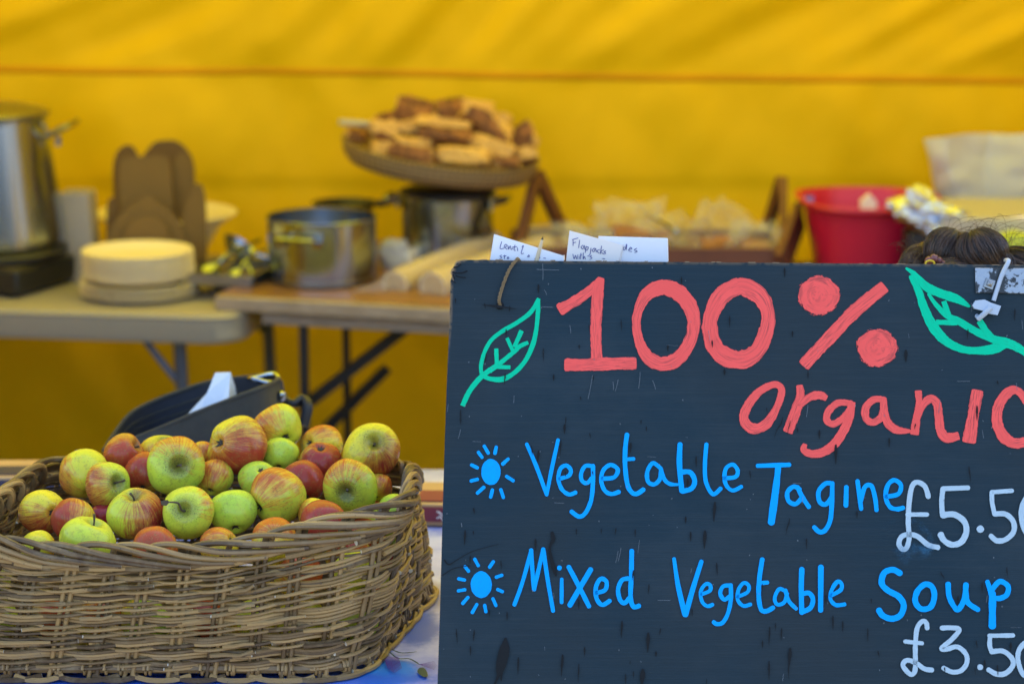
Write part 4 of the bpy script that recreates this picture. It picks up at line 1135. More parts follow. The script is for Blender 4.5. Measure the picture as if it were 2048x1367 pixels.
# px, py, radius px, depth, end facing ('s' stem / 'c' calyx / '' none), end offset, blush direction, blush, tone, green, russet, squash, label
AP = [
 (167, 946, 51, 2.90, '', (-.3, -.6), (-.6, .5), .34, .1, .40, .3, .98, 'tall yellow apple with faint orange flush beside the left rim of the basket'),
 (214, 969, 47, 2.84, 's', (.53, -.10), (-1, .1), .38, .55, .75, .9, .92, 'green apple flushed red on its left, stem bowl turned right'),
 (247, 908, 43, 2.955, 's', (.78, -.45), (.1, .7), .80, .45, .10, .5, .95, 'orange red apple at the back left of the heap against the bag'),
 (325, 917, 50, 2.96, 's', (.2, -.80), (-.3, .5), .40, .2, .35, .8, .95, 'yellow apple peeping out above and behind the large russet-spotted apple'),
 (291, 945, 42, 2.90, '', (.2, -.5), (-.5, -.5), .68, .6, .65, .3, .98, 'red and green apple squeezed left of the large russet-spotted apple'),
 (351, 932, 60, 2.865, 's', (.12, -.02), (.35, -1), .36, .25, .80, 1.0, .92, 'large green apple with sooty russet round its stem bowl facing the viewer'),
 (429, 955, 38, 2.90, '', (.3, -.8), (-.1, -1), .42, .25, .65, .4, .96, 'small green apple with orange top right of the large russet-spotted apple'),
 (474, 890, 60, 2.91, 'c', (-.70, -.12), (.5, .8), .58, .55, .30, .3, .95, 'large upright apple, yellow above and streaked dull red below'),
 (557, 855, 50, 2.975, 'c', (.35, .50), (-.8, -.3), .36, .15, .62, .5, .92, 'topmost apple of the heap, yellow green with an orange left cheek'),
 (560, 908, 36, 2.955, '', (.1, -.8), (-.6, .4), .08, .1, .90, .2, .96, 'plain pale green apple below the topmost apple of the heap'),
 (517, 957, 39, 2.89, 'c', (.20, -.55), (-.6, .4), .10, .1, .85, .8, .90, 'small green apple showing its dark calyx in the middle of the heap'),
 (643, 890, 44, 2.985, 'c', (-.7, -.1), (-.4, -.8), .48, .05, .25, .3, .92, 'yellow apple with orange top behind the glossy red one'),
 (641, 926, 45, 2.94, 'c', (0, -.80), (.5, .5), .80, .75, .35, .5, .95, 'glossy red apple with its calyx at the top, right of centre'),
 (743, 901, 57, 2.935, 's', (.16, -.36), (.7, .9), .42, .75, .25, .7, .90, 'large apple at the back right, yellow with red skirt and short stem'),
 (604, 964, 46, 2.89, '', (-.2, -.8), (.1, .2), .92, .65, .30, .4, .95, 'speckled deep red apple half hidden behind the biggest yellow green apple'),
 (700, 972, 56, 2.84, 's', (-.18, .27), (-.4, -1), .36, .25, .78, 1.0, .92, 'green apple with dark scab on its right, stem pointing down, by the right rim'),
 (757, 974, 29, 2.91, '', (.2, -.8), (.5, -.3), .42, .1, .30, .2, .96, 'small yellow orange apple at the far right behind the scabbed green one'),
 (555, 992, 60, 2.80, 'c', (-.78, .44), (.0, -1), .40, .15, .68, .3, .92, 'biggest yellow green apple with orange crown at the centre front'),
 (647, 1046, 50, 2.725, '', (.5, -.5), (-.1, -.1), .95, .70, .45, .3, .95, 'pinkish red apple resting against the right end of the front rim'),
 (628, 1028, 34, 2.79, '', (.1, -.8), (-.4, .4), .38, .1, .20, .3, .96, 'sliver of yellow apple between the pinkish red and biggest green apples'),
 (549, 1081, 48, 2.700, 'c', (.0, -.35), (.0, -.5), .60, .05, .30, .5, .92, 'orange striped apple low behind the front rim, under the biggest one'),
 (466, 1023, 47, 2.775, '', (-.1, -.8), (-.7, .2), .06, .1, .95, .4, .96, 'grass green apple with a bright glint left of the biggest apple'),
 (438, 1093, 42, 2.700, 'c', (.75, -.35), (-.1, -.6), .50, .1, .20, .3, .93, 'yellow orange apple just showing over the middle of the front rim'),
 (376, 1024, 55, 2.745, 's', (-.15, -.12), (.8, -.5), .20, .2, .70, .8, .92, 'yellow green apple with a shrivelled leaf on its dark curled stem'),
 (308, 1096, 48, 2.690, '', (.3, -.8), (.0, -.3), .62, .25, .25, .4, .93, 'orange red streaked apple low at the front below the leaf-stemmed apple'),
 (271, 1028, 56, 2.760, 's', (-.02, -.82), (.95, .2), .50, .95, .62, .6, .92, 'two-tone apple, green left and crimson right, with an upright stem'),
 (176, 1084, 58, 2.690, 's', (.35, -.86), (.7, .5), .06, .1, .62, .4, .86, 'bright lemon yellow apple at the front left of the basket rim'),
 (146, 1039, 46, 2.775, '', (.1, -.8), (-.3, .4), .78, .50, .35, .4, .95, 'brownish red apple behind the bright lemon yellow one'),
 (86, 1024, 47, 2.800, 'c', (.5, .05), (-.1, .9), .52, .55, .15, .3, .93, 'leftmost apple, amber above and dusky purple below'),
 (205, 1036, 31, 2.83, '', (.1, -.6), (0, .3), .95, 1.0, .10, .3, .96, 'dark purple red apple deep between two-tone and brownish red apples'),
 (76, 1094, 36, 2.72, '', (.1, -.8), (0, .4), .30, .1, .30, .3, .94, 'yellow apple low in the left corner under the leftmost apple'),
 (792, 1022, 36, 2.83, '', (.1, -.8), (0, .3), .05, .1, .95, .3, .95, 'green apple pressed against the inside of the right end, seen through the weave'),
 (404, 907, 26, 3.00, '', (.1, -.8), (0, .3), .45, .1, .15, .3, .96, 'small amber apple showing at the back between two large ones'),
]
balls = []
for a in AP:
    d = ray(a[0], a[1]); d = d / d.y
    balls.append([Vector((0, 0, CAM_Z)) + d * a[3], d, px2m(a[2], a[3])])
for it in range(160):
    mv = [0.0] * len(balls)
    for i in range(len(balls)):
        for j in range(i):
            pi, di, ri = balls[i]; pj, dj, rj = balls[j]
            v = pi - pj; dist = v.length; need = (ri + rj) * 0.90
            if dist < need:
                ov = (need - dist) * 0.35
                s = 1 if v.y > 0 else -1
                mv[i] += s * ov; mv[j] -= s * ov
    for i, b in enumerate(balls):
        k = max(-0.01, min(0.01, mv[i]))
        y = min(max(b[0].y + k, 2.675 + b[2] * 0.2), 3.03)
        r0 = AP[i][2]
        b[0] = Vector((0, 0, CAM_Z)) + b[1] * y; b[2] = px2m(r0, y)
def apple_mesh(r, squash, seed):
    mb = MB(); vs = []; fs = []
    nu, nv = 44, 26
    ax = (1 + 0.035 * math.sin(seed * 3.1), 1 + 0.035 * math.sin(seed * 5.7))
    lob = 0.5 + 0.5 * math.sin(seed * 1.9)
    for j in range(nv + 1):
        ph = math.pi * j / nv
        s, c = math.sin(ph), math.cos(ph)
        for i in range(nu):
            th = 2 * math.pi * i / nu
            rr = s * (1 + 0.05 * c) * (1 + 0.035 * lob * math.cos(5 * th + seed) * smooth(0.3, -1, c) + 0.012 * math.cos(3 * th + seed * 2))
            z = c * squash
            q = s / 1.0
            if c > 0: z -= 0.36 * math.exp(-(q / 0.24) ** 2) * (1 + .1 * math.cos(th + seed))
            else: z += 0.24 * math.exp(-(q / 0.22) ** 2)
            v = Vector((rr * ax[0] * math.cos(th), rr * ax[1] * math.sin(th), z))
            v *= 1 + 0.085 * mn.noise(v * 1.15 + Vector((seed * 7, 0, 0)))
            vs.append(v * r)
    for j in range(nv):
        for i in range(nu):
            k = (i + 1) % nu
            fs.append((j * nu + i, (j + 1) * nu + i, (j + 1) * nu + k, j * nu + k))
    mb.add(vs, fs)
    return mb
def make_apple(c, r, facing, off, bdir, blush, tone, green, russet, squash, label, seed, stem_kind=0, group=None):
    ox, oy = off; m2 = min(0.98, math.hypot(ox, oy))
    view = (Vector((0, 0, CAM_Z)) - c).normalized()
    rt = Vector((0, 0, 1)).cross(view).normalized() ; uv = view.cross(rt).normalized()
    ax = (rt * ox - uv * oy + view * math.sqrt(max(0.02, 1 - m2 * m2))).normalized()
    if facing == 'c': ax = -ax
    if facing == '': ax = (Vector((0, 0, 0.80)) - view * 0.75 + rt * ox).normalized()
    bd_ = rt * bdir[0] - uv * bdir[1] + view * 0.25
    xx = (bd_ - ax * bd_.dot(ax))
    xx = xx.normalized() if xx.length > 1e-4 else ax.orthogonal().normalized()
    yy = ax.cross(xx)
    rot = Matrix((xx, yy, ax)).transposed()
    o = apple_mesh(r, squash, seed).build('apple', M['apple'], None, (0, 0, 0), angle=180)
    o.location = c; o.rotation_euler = rot.to_euler()
    LOC[o.name] = Vector((0, 0, 0))
    setp(o, label, 'apple', group or 'apples heaped in the wicker basket')
    for k, v in (('rad', r), ('blush', blush), ('tone', tone), ('green', green), ('russet', russet), ('seed', seed * 3.7)): o[k] = float(v)
    rs = random.Random(int(seed * 100))
    zt = squash * r * 0.64
    mb = MB()
    bx, by = rs.uniform(-.3, .3) * r, rs.uniform(-.3, .3) * r
    L = rs.uniform(0.30, 0.62) * r
    if stem_kind == 1:
        pts = [(0, 0, zt - .06 * r), (-0.10 * r, .06 * r, zt + .15 * r), (-0.06 * r, .30 * r, zt + .42 * r), (-0.30 * r, .48 * r, zt + .55 * r)]
        q = crom(pts, 5)
        mb.tube(q, [0.0016 - 0.0007 * i / len(q) for i in range(len(q))], 7)
        e = Vector(pts[-1])
        ws = [e + Vector((x * r, y * r, z * r)) for x, y, z in ((0, 0, 0), (-.16, -.06, .03), (-.30, .06, .0), (-.26, .20, .05), (-.10, .14, .06), (-.02, .10, 0.02))]
        mb.prism(ws, Vector((0.0003, -0.0003, 0.0014)))
    else:
        pts = [(0, 0, zt - .06 * r), (bx * .15, by * .15, zt + L * .45), (bx * .55, by * .55, zt + L)]
        q = crom(pts, 4)
        mb.tube(q, [0.0017 - 0.0006 * (1 - abs(2 * i / (len(q) - 1) - 1)) for i in range(len(q))], 7)
    mb.build('stem', M['stem'], o)
    mb = MB(); zb = -squash * r * 0.775
    for k in range(6):
        an = k * 2 * math.pi / 6 + seed; rr = r * rs.uniform(.12, .2)
        d = Vector((math.cos(an), math.sin(an), 0)); t = Vector((-d.y, d.x, 0))
        p0 = Vector((0, 0, zb)) + d * r * .03
        mb.prism([p0 - t * r * .045, p0 + t * r * .045, p0 + d * rr * .7 + t * r * .03 + Vector((0, 0, -r * .05)), p0 + d * rr + Vector((0, 0, -r * rs.uniform(.02, .12))), p0 + d * rr * .7 - t * r * .03 + Vector((0, 0, -r * .05))], Vector((0, 0, -0.0007)))
    mb.lathe([(0.0, -r * .06), (r * .05, -r * .05), (r * .075, 0), (r * .05, r * .05)], 8, Matrix.Translation((0, 0, zb)))
    mb.build('calyx', M['calyx'], o)
    return o
for i, a in enumerate(AP):
    make_apple(balls[i][0], balls[i][2], a[4], a[5], a[6], a[7], a[8], a[9], a[10], a[11], a[12], 1.0 + i * 0.37, 1 if 'shrivelled' in a[12] else 0)
rs = random.Random(5)
under = 'apple deep inside, glimpsed only through gaps in the woven basket side'
placed = [(b[0], b[2]) for b in balls]
spots_ = [(-.605 + .060 * q + rs.uniform(-.004, .004), 2.694 + rs.uniform(-.004, .006), TZ + .054 + .056 * l) for l in (0, 1) for q in range(8)] + [(-.178 + .030 * q / 3 - .016 * l, 2.765 + .062 * q, TZ + .054 + .056 * l) for l in (0, 1) for q in range(4)]
for i, c in enumerate(spots_):
    c = Vector(c); r = rs.uniform(.0275, .031)
    if all((c - q).length > (r + rr) * .86 for q, rr in placed):
        placed.append((c, r))
        make_apple(c, r, '', (rs.uniform(-.6, .6), -.6), (rs.uniform(-1, 1), rs.uniform(-1, 1)), rs.choice((.05, .2, .5, .85)), rs.random(), rs.uniform(.3, .95), .4, .93, under, 20 + i * .31, group='apples low down in the wicker basket')

# ------------------------------------------------------------------ things on the front table behind the basket
bg_ = thing('canvas_bag', 'open charcoal canvas bag lined in navy, slumped behind the apples', 'bag', P(385, 880, 3.32).xy[:] + (TZ,))
L_ = P(208, 900, 3.30); R_ = P(558, 758, 3.36)
back = [L_, P(232, 862, 3.36), P(262, 826, 3.40), P(305, 803, 3.43), P(360, 782, 3.44), P(420, 763, 3.44), P(490, 754, 3.42), P(545, 750, 3.40)]
front = [P(240, 888, 3.25), P(330, 852, 3.23), P(400, 822, 3.23), P(470, 795, 3.23), P(530, 772, 3.26), R_]
loop = crom([p[:] for p in front], 5)[:-1] + crom([p[:] for p in [R_] + back[::-1]], 5)[:-1] + crom([p[:] for p in (L_, front[0])], 3)[:-1]
loop = [Vector(p) for p in loop]; n = len(loop)
cc = sum(loop, Vector()) / n
def loft(mb, loop, levels, closed_bottom=True, flip=False):
    n = len(loop); vs = []
    for lv in levels:
        for p in loop: vs.append(lv(p))
    fs = []
    for j in range(len(levels) - 1):
        for i in range(n):
            k = (i + 1) % n
            f = (j * n + i, j * n + k, (j + 1) * n + k, (j + 1) * n + i)
            fs.append(f if not flip else f[::-1])
    if closed_bottom: fs.append(tuple(range((len(levels) - 1) * n, len(levels) * n)))
    mb.add(vs, fs)
def bag_lv(f, grow, zb):
    def g(p):
        q = cc + (p - cc) * grow
        z = zb + (p.z - zb) * (1 - f)
        c = Vector((q.x * (1 - .0 * f) + (p.x - q.x) * 0, q.y, z)) + Vector((0.004, 0.004, 0)) * mn.noise(Vector((q.x * 14, q.y * 14, z * 14)))
        return c
    return g
mb = MB(); loft(mb, loop, [bag_lv(0, 1.0, TZ), bag_lv(.12, 1.03, TZ), bag_lv(.35, 1.06, TZ), bag_lv(.7, 1.05, TZ), bag_lv(.95, 0.98, TZ + .001), bag_lv(1, .9, TZ + .001)])
sh = mb.build('bag_body', M['canvas'], bg_, angle=70)
mb = MB(); loft(mb, loop, [bag_lv(0, 0.985, TZ), bag_lv(.15, 0.97, TZ + .01), bag_lv(.5, 0.96, TZ + .01), bag_lv(.9, 0.94, TZ + .01)])
mb.build('bag_lining', M['lining'], bg_, angle=70)
mb = MB(); mb.tube([p for p in loop] + [loop[0]], 0.0032, 6)
for k_ in (0.13, 0.22):
    mb.tube([bag_lv(k_, 0.972, TZ + .01)(p) for p in loop[int(n * .42):int(n * .97)]], 0.0012, 5)
mb.build('seam_piping', M['canvas'], bg_)
mb = MB(); rc = P(527, 756, 3.37)
mb.tube([rc + Vector((0.021 * math.cos(a), 0.020 * math.sin(a), 0.003 * math.sin(a * 2))) for a in [i * math.pi / 14 for i in range(29)]], 0.0034, 8)
mb.build('metal_ring', M['steel'], bg_)
mb = MB()
st_ = [P(552, 760, 3.37), P(560, 790, 3.36), P(585, 806, 3.35), P(604, 795, 3.36), P(612, 812, 3.35), P(604, 850, 3.34)]
mb.tube(crom([p[:] for p in st_], 5), 0.0055, 7); mb.tube(crom([(p + Vector((.004, .01, -.004)))[:] for p in st_], 5), 0.005, 7)
mb.build('strap', M['black'], bg_)
mb = MB(); mb.lathe([(0, -.008), (.006, -.006), (.008, 0), (.006, .006), (0, .008)], 12, Matrix.Translation(P(563, 792, 3.33))); mb.build('buckle', M['steel'], bg_)
ts = thing('paper_tissue', 'crumpled pale blue tissue sticking out of the charcoal bag', 'tissue', P(430, 830, 3.33))
mb = MB()
mb.prism([P(430, 746, 3.33), P(461, 745, 3.325), P(457, 800, 3.30), P(440, 810, 3.30), P(414, 786, 3.31)], (0, .004, 0))
mb.prism([P(414, 786, 3.31), P(440, 810, 3.299), P(400, 826, 3.30), P(372, 832, 3.31)], (0, .004, 0))
mb.prism([P(461, 746, 3.326), P(470, 775, 3.34), P(474, 800, 3.35), P(457, 800, 3.301)], (0, .004, 0))
mb.build('folded_sheet', M['tissue'], ts, smooth_=False)
# flat boxes either side behind the basket
def flatbox(label, cx_, cy_, sx, sy, h, rz, panel, lines, z0=TZ):
    b = thing('flat_box', label, 'box', (cx_, cy_, z0), 'shallow boxes lying behind the basket'); b.rotation_euler.z = 0
    rot = Matrix.Rotation(rz, 3, 'Z')
    mb = MB()
    for k in range(3):
        mb.box(Vector((cx_, cy_, z0 + h * (k + .5) / 3 + .001)) + rot @ Vector((0.002 * (k - 1), 0.003 * (k % 2), 0)), (sx, sy, h / 3 - .0015), rot)
    mb.build('box_body', M['flatcard'], b, bevel=0.002)
    mb = MB(); mb.box(Vector((cx_, cy_, z0 + h * .58)) + rot @ Vector((0, -sy / 2 - .0016, 0)), (sx * .92, .002, h * .62), rot)
    mb.box(Vector((cx_, cy_, z0 + h + .0018)) + rot @ Vector((0.0, -sy * .18, 0)), (sx * .9, sy * .45, .0016), rot)
    pn = mb.build('printed_panel', M[panel], b, smooth_=False)
    mb = MB()
    for k in range(lines):
        pts = []
        for i in range(26):
            x = -sx * .30 + sx * .55 * i / 25
            pts.append(Vector((cx_, cy_, z0 + h * (.42 + .22 * k) + .0035 * math.sin(i * 1.9 + k))) + rot @ Vector((x, -sy / 2 - .0032, 0)))
        mb.tube(pts, .0014, 5)
    mb.build('printed_line', M['paper_cream'], pn)
flatbox('shallow tan box with maroon printed panel between basket and board', -.045, 3.263 + .06, .19, .12, .033, R(-3), 'maroon', 2)
flatbox('shallow tan box with dark navy panel at the left edge behind the basket', P(10, 960, 3.4).x - .03, 3.40 + .05, .24, .10, .036, R(2), 'navyprint', 1)

# ------------------------------------------------------------------ back tables
LZ = 0.749
def rrect(w_, d_, r, seg=8):
    pts = []
    for cx_, cy_, a0 in ((w_ - r, r, -90), (w_ - r, d_ - r, 0), (r, d_ - r, 90), (r, r, 180)):
        for k in range(seg + 1):
            a = R(a0 + 90 * k / seg); pts.append((cx_ + r * math.cos(a), cy_ + r * math.sin(a)))
    return pts
# grey plastic folding table, its front right corner in view
ya = R(-8.5)
cr = P(478, 632, 4.72)
lt = thing('folding_table', 'pale grey plastic folding table with rounded corner on the left', 'table', (cr.x - 0.6, cr.y + 0.4, 0))
rotl = Matrix.Rotation(ya, 3, 'Z')
def LT(x, y, z=LZ): return Vector((cr.x, cr.y, 0)) + rotl @ Vector((x, y, 0)) + Vector((0, 0, z))
TW, TD = 1.22, 0.70
rr = rrect(TW, TD, 0.075, 10)
prof = [(0.012, 0.0), (0.004, -0.002), (0.0, -0.008), (0.002, -0.014), (-0.003, -0.018), (-0.002, -0.052), (0.006, -0.060), (0.020, -0.060)]
vs = []; fs = []
n = len(rr)
ctr_ = Vector((TW / 2, TD / 2))
for ins, dz in prof:
    for p in rr:
        d = Vector(p) - ctr_
        q = Vector(p) - Vector((math.copysign(ins, d.x) if abs(d.x) > TW / 2 - .08 else 0, math.copysign(ins, d.y) if abs(d.y) > TD / 2 - .08 else 0))
        vs.append(LT(q.x - TW, q.y, LZ + dz))
for j in range(len(prof) - 1):
    for i in range(n):
        k = (i + 1) % n; fs.append((j * n + i, (j + 1) * n + i, (j + 1) * n + k, j * n + k))
fs.append(tuple(range(n))); fs.append(tuple(range(len(prof) * n - 1, (len(prof) - 1) * n - 1, -1)))
mb = MB(); mb.add(vs, fs); mb.build('table_top', M['plastic_table'], lt, angle=35)
for lx in (-0.10, -TW + 0.10):
    for (px, py, ly) in ((0, 0, 0.07), (0, 0, TD - 0.09)):
        sx = 0.02 if lx > -.5 else -0.02
        mb = MB(); mb.tube([LT(lx - (0.045 if ly < .3 else 0), ly, LZ - .06), LT(lx - (0.045 if ly < .3 else 0) + sx, ly, 0.0)], 0.0135, 10); mb.build('leg', M['legmetal'], lt)
        mb = MB(); mb.tube([LT(lx - (0.045 if ly < .3 else 0) + sx * .3, ly, LZ - .17), LT(lx - (0.13 if lx > -.5 else -.13), ly + .01, LZ - .06)], 0.0075, 8); mb.build('brace', M['legmetal'], lt)
    mb = MB(); mb.tube([LT(lx + .005, .07, .35), LT(lx + .01, TD - .09, .35)], .009, 8); mb.build('stretcher', M['legmetal'], lt)
# brown wooden table
WZ = 0.780
a0 = PZ(428, 590, WZ); a1 = PZ(905, 616, WZ)
dr = (a1 - a0).normalized(); yb = math.atan2(dr.y, dr.x)
rotw = Matrix.Rotation(yb, 3, 'Z')
def WT(x, y, z=WZ): return Vector((a0.x, a0.y, 0)) + rotw @ Vector((x, y, 0)) + Vector((0, 0, z))
WW, WD = 1.62, 0.72
wt = thing('wooden_table', 'brown wooden trestle table carrying pans, bread and cups', 'table', WT(WW / 2, WD / 2, 0))
mb = MB(); mb.box(WT(WW / 2, WD / 2 + 0.012, WZ - .012), (WW, WD - .024, .024), rotw); mb.build('table_top', M['woodtop'], wt, bevel=0.003)
mb = MB(); mb.box(WT(WW / 2, 0.0095, WZ - .0165), (WW, .020, .029), rotw); mb.build('edge_strip', M['edgewood'], wt, bevel=0.004)
mb = MB(); mb.box(WT(WW / 2 + .03, 0.04, WZ - .043), (WW - .12, .02, .034), rotw); mb.build('apron', M['edgewood'], wt, bevel=0.002)
yL = 4.86
for (px, y0_) in ((607, 4.80), (692, 5.05), (607 + 1180, 4.6), (692 + 1150, 4.9)):
    top = P(px, 640, y0_); mb = MB(); mb.box((top.x, top.y, (WZ - .03) / 2), (0.017 if px == 607 else .015, 0.03, WZ - .03)); mb.build('leg', M['blackleg'], wt)
for (x0, y0, Y0, x1, y1, Y1) in ((812, 655, 4.86, 600, 818, 4.83), (612, 896, 4.98, 775, 735, 5.0)):
    p, q = P(x0, y0, Y0), P(x1, y1, Y1); p.z = min(p.z, WZ - .03)
    d = q - p; rt = d.to_track_quat('X', 'Z').to_matrix()
    mb = MB(); mb.box((p + q) / 2, (d.length, .02, .021), rt); mb.build('brace', M['blackleg'], wt)

# ------------------------------------------------------------------ things on the left table
# gas stove, stockpot
sv0 = PZ(36, 600, LZ); 
sd1 = (PZ(168, 560, LZ) - sv0); sd1.z = 0; sl1 = 0.36; sd1.normalize(); sd2 = Vector((-sd1.y, sd1.x, 0))
hs_ = P(36, 543, sv0.y).z - LZ
sv = thing('gas_stove', 'black box-shaped gas stove under the tall stockpot', 'stove', (sv0 + sd1 * .18 + sd2 * .2).xy[:] + (LZ,))
rs_ = Matrix((sd1, sd2, Vector((0, 0, 1)))).transposed()
mb = MB(); mb.box(sv0 + sd1 * .18 + sd2 * .2 + Vector((0, 0, hs_ / 2 + .004)), (.36, .40, hs_ - .008), rs_); mb.build('stove_body', M['black'], sv, bevel=.006)
mb = MB(); mb.box(sv0 + sd1 * .18 + sd2 * .2 + Vector((0, 0, hs_ + .002)), (.34, .38, .004), rs_); mb.build('stove_top', M['steel_dark'], sv, bevel=.001)
for k in range(4):
    mb = MB(); mb.box(sv0 + sd1 * (.03 if k % 2 else .33) + sd2 * (.03 if k < 2 else .37) + Vector((0, 0, .002)), (.02, .02, .004), rs_); mb.build('foot', M['black'], sv)
PC = P(-18, 500, 5.06); pz = LZ + hs_ + .004
mb = MB(); mb.lathe([(.150, 0), (.160, .004), (.162, .016), (.156, .024), (.10, .026), (0, .026)], 48, Matrix.Translation((PC.x, PC.y, pz))); mb.build('burner_ring', M['black'], sv)
sp0 = thing('stockpot', 'tall stainless steel stockpot with lid on the black stove', 'pot', (PC.x, PC.y, pz + .026))
Mp = Matrix.Translation((PC.x, PC.y, pz + .026))
ztop = P(60, 232, 5.06).z - pz - .026
mb = MB(); mb.lathe([(0, 0), (.150, 0), (.158, .008), (.158, .03), (.128, ztop - .012), (.128, ztop), (.122, ztop), (.122, ztop - .01)], 72, Mp); mb.build('pot_body', M['steel'], sp0)
mb = MB(); mb.lathe([(.133, ztop), (.134, ztop + .008), (.126, ztop + .013), (.09, ztop + .022), (0, ztop + .028)], 64, Mp); mb.build('lid', M['steel_dark'], sp0)
def loop_handle(c, out, side, w_, dep, r, mbx):
    up = Vector((0, 0, 1))
    pts = [c - side * w_ / 2, c - side * w_ / 2 + out * dep * .7, c - side * w_ * .36 + out * dep, c + side * w_ * .36 + out * dep, c + side * w_ / 2 + out * dep * .7, c + side * w_ / 2]
    mbx.tube(crom([p[:] for p in pts], 4), r, 8)
mb = MB(); hc = P(106, 268, 5.06)
loop_handle(hc + Vector((-.006, 0, 0)), Vector((.9, -.1, .42)).normalized(), Vector((.12, 1, .05)).normalized(), .075, .055, .006, mb)
mb.lathe([(.0, -.012), (.007, -.010), (.007, .010), (0, .012)], 12, Matrix.Translation(hc + Vector((.014, -.02, -.012))))
mb.build('handle', M['steel_dark'], sp0)
# grey carton between stockpot and boxes
q0 = P(150, 470, 5.14)
ct = thing('grey_carton', 'plain grey carton standing between stockpot and brown food boxes', 'carton', (q0.x, q0.y, LZ))
zc = P(150, 387, 5.10).z
mb = MB(); mb.prism([P(118, 387, 5.10) * 1, P(176, 387, 5.10), Vector((P(190, 525, 5.08).x, 5.08, LZ + .001)), Vector((P(112, 525, 5.08).x, 5.08, LZ + .001))], (0.004, .075, 0)); mb.build('carton_body', M['greycard'], ct, smooth_=False, bevel=.004)
mb = MB(); mb.box(((P(147, 387, 5.10).x), 5.138, zc + .0015), (.05, .05, .002)); mb.build('carton_flap', M['greycard'], ct, smooth_=False)
# kraft food boxes, nested
def kraft(label, flaps, cx_, cy_, w_, d_, h):
    b = thing('food_box', label, 'food box', (cx_, cy_, LZ), 'brown kraft takeaway boxes standing nested')
    mb = MB()
    loop_ = [Vector((cx_ + x * w_ / 2, cy_ + y * d_ / 2, LZ + .0015)) for x, y in ((-.85, -.85), (.85, -.85), (.85, .85), (-.85, .85))]
    top_ = [Vector((cx_ + x * w_ / 2, cy_ + y * d_ / 2, LZ + h)) for x, y in ((-1, -1), (1, -1), (1, 1), (-1, 1))]
    mb.add(loop_ + top_, [(3, 2, 1, 0)] + [(i, (i + 1) % 4, 4 + (i + 1) % 4, 4 + i) for i in range(4)])
    o = mb.build('box_body', M['kraft'], b, smooth_=False)
    sm = o.modifiers.new('thick', 'SOLIDIFY'); sm.thickness = .002
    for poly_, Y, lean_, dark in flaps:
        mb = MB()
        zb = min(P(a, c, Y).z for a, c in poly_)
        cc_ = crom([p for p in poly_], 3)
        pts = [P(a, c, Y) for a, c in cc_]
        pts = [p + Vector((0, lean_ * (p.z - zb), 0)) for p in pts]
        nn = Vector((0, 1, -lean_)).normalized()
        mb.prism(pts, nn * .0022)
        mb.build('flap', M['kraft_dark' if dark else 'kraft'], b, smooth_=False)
cA = P(310, 500, 5.21)
kraft('tallest brown kraft box at the back with two rounded lobed flaps raised', [
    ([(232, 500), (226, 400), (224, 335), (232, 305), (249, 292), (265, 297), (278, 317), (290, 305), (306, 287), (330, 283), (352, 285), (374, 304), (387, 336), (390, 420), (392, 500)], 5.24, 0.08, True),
    ([(336, 420), (342, 350), (352, 315), (368, 308), (384, 334), (390, 420), (392, 470), (350, 470)], 5.17, 0.0, False)], cA.x, 5.22, .165, .10, .10)
kraft('middle brown kraft box with a broad square raised front panel', [
    ([(240, 500), (237, 400), (236, 332), (246, 318), (282, 315), (318, 314), (336, 326), (343, 400), (350, 500)], 5.13, 0.10, False)], P(296, 500, 5.15).x, 5.155, .135, .07, .09)
kraft('lowest brown kraft box in front with domed flap and wing at its right', [
    ([(212, 505), (218, 465), (240, 428), (270, 408), (293, 392), (312, 405), (345, 430), (366, 462), (374, 505)], 5.09, 0.12, False),
    ([(244, 505), (256, 452), (290, 434), (328, 450), (346, 505)], 5.07, 0.10, False),
    ([(372, 545), (362, 450), (378, 388), (396, 368), (408, 388), (413, 450), (412, 530), (400, 560)], 5.10, 0.05, False),
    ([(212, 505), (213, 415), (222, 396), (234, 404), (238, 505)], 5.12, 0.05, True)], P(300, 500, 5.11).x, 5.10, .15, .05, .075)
# wide pale bowl behind the boxes
bc = P(332, 440, 5.30)
bw_ = thing('wide_bowl', 'wide pale serving bowl half hidden behind the brown food boxes', 'bowl', (bc.x, bc.y, LZ))
zb = P(332, 425, 5.30).z
mb = MB(); mb.lathe([(0, LZ), (.07, LZ), (.075, LZ + .01), (.118, zb - .03), (.152, zb - .003), (.155, zb), (.150, zb + .001), (.112, zb - .026), (.07, LZ + .02), (0, LZ + .016)], 56, Matrix.Translation((bc.x, bc.y, 0)))
mb.build('bowl_body', M['plate'], bw_)
mb = MB(); mb.tube([Vector((bc.x + .1545 * math.cos(a), bc.y + .1545 * math.sin(a), zb)) for a in [i * 2 * math.pi / 48 for i in range(49)]], .0028, 6, caps=False); mb.build('rim', M['plate'], bw_)
# paper plates
def plate(r, h, z, cx_, cy_, label, seed, tilt=0):
    mb = MB(); rs = random.Random(seed)
    wob = lambda an, zz: 1 + 0.006 * math.sin(an * 2 + seed) + 0.003 * math.sin(an * 40)
    mb.lathe([(0, 0), (r * .70, 0), (r * .74, .001), (r * .90, h * .75), (r * .985, h * .9), (r, h), (r * .985, h + .0016), (r * .90, h * .75 + .0022), (r * .74, .0032), (r * .70, .0022), (0, .0022)], 56, Matrix.Rotation(tilt, 4, 'X'), wob=wob)
    o = mb.build('paper_plate', M['plate'], None, (0, 0, 0))
    o.location = (cx_ + rs.uniform(-.0015, .0015), cy_ + rs.uniform(-.0015, .0015), z); o.rotation_euler.z = rs.uniform(0, 6)
    setp(o, label, 'plate', 'paper plates stacked on the grey table')
pc_ = P(278, 560, 4.93); z = LZ + .001
for i in range(4):
    plate(.1235, .012, z, pc_.x + .001, 4.93, 'broader paper plate in the lower part of the plate stack', i); z += .0072
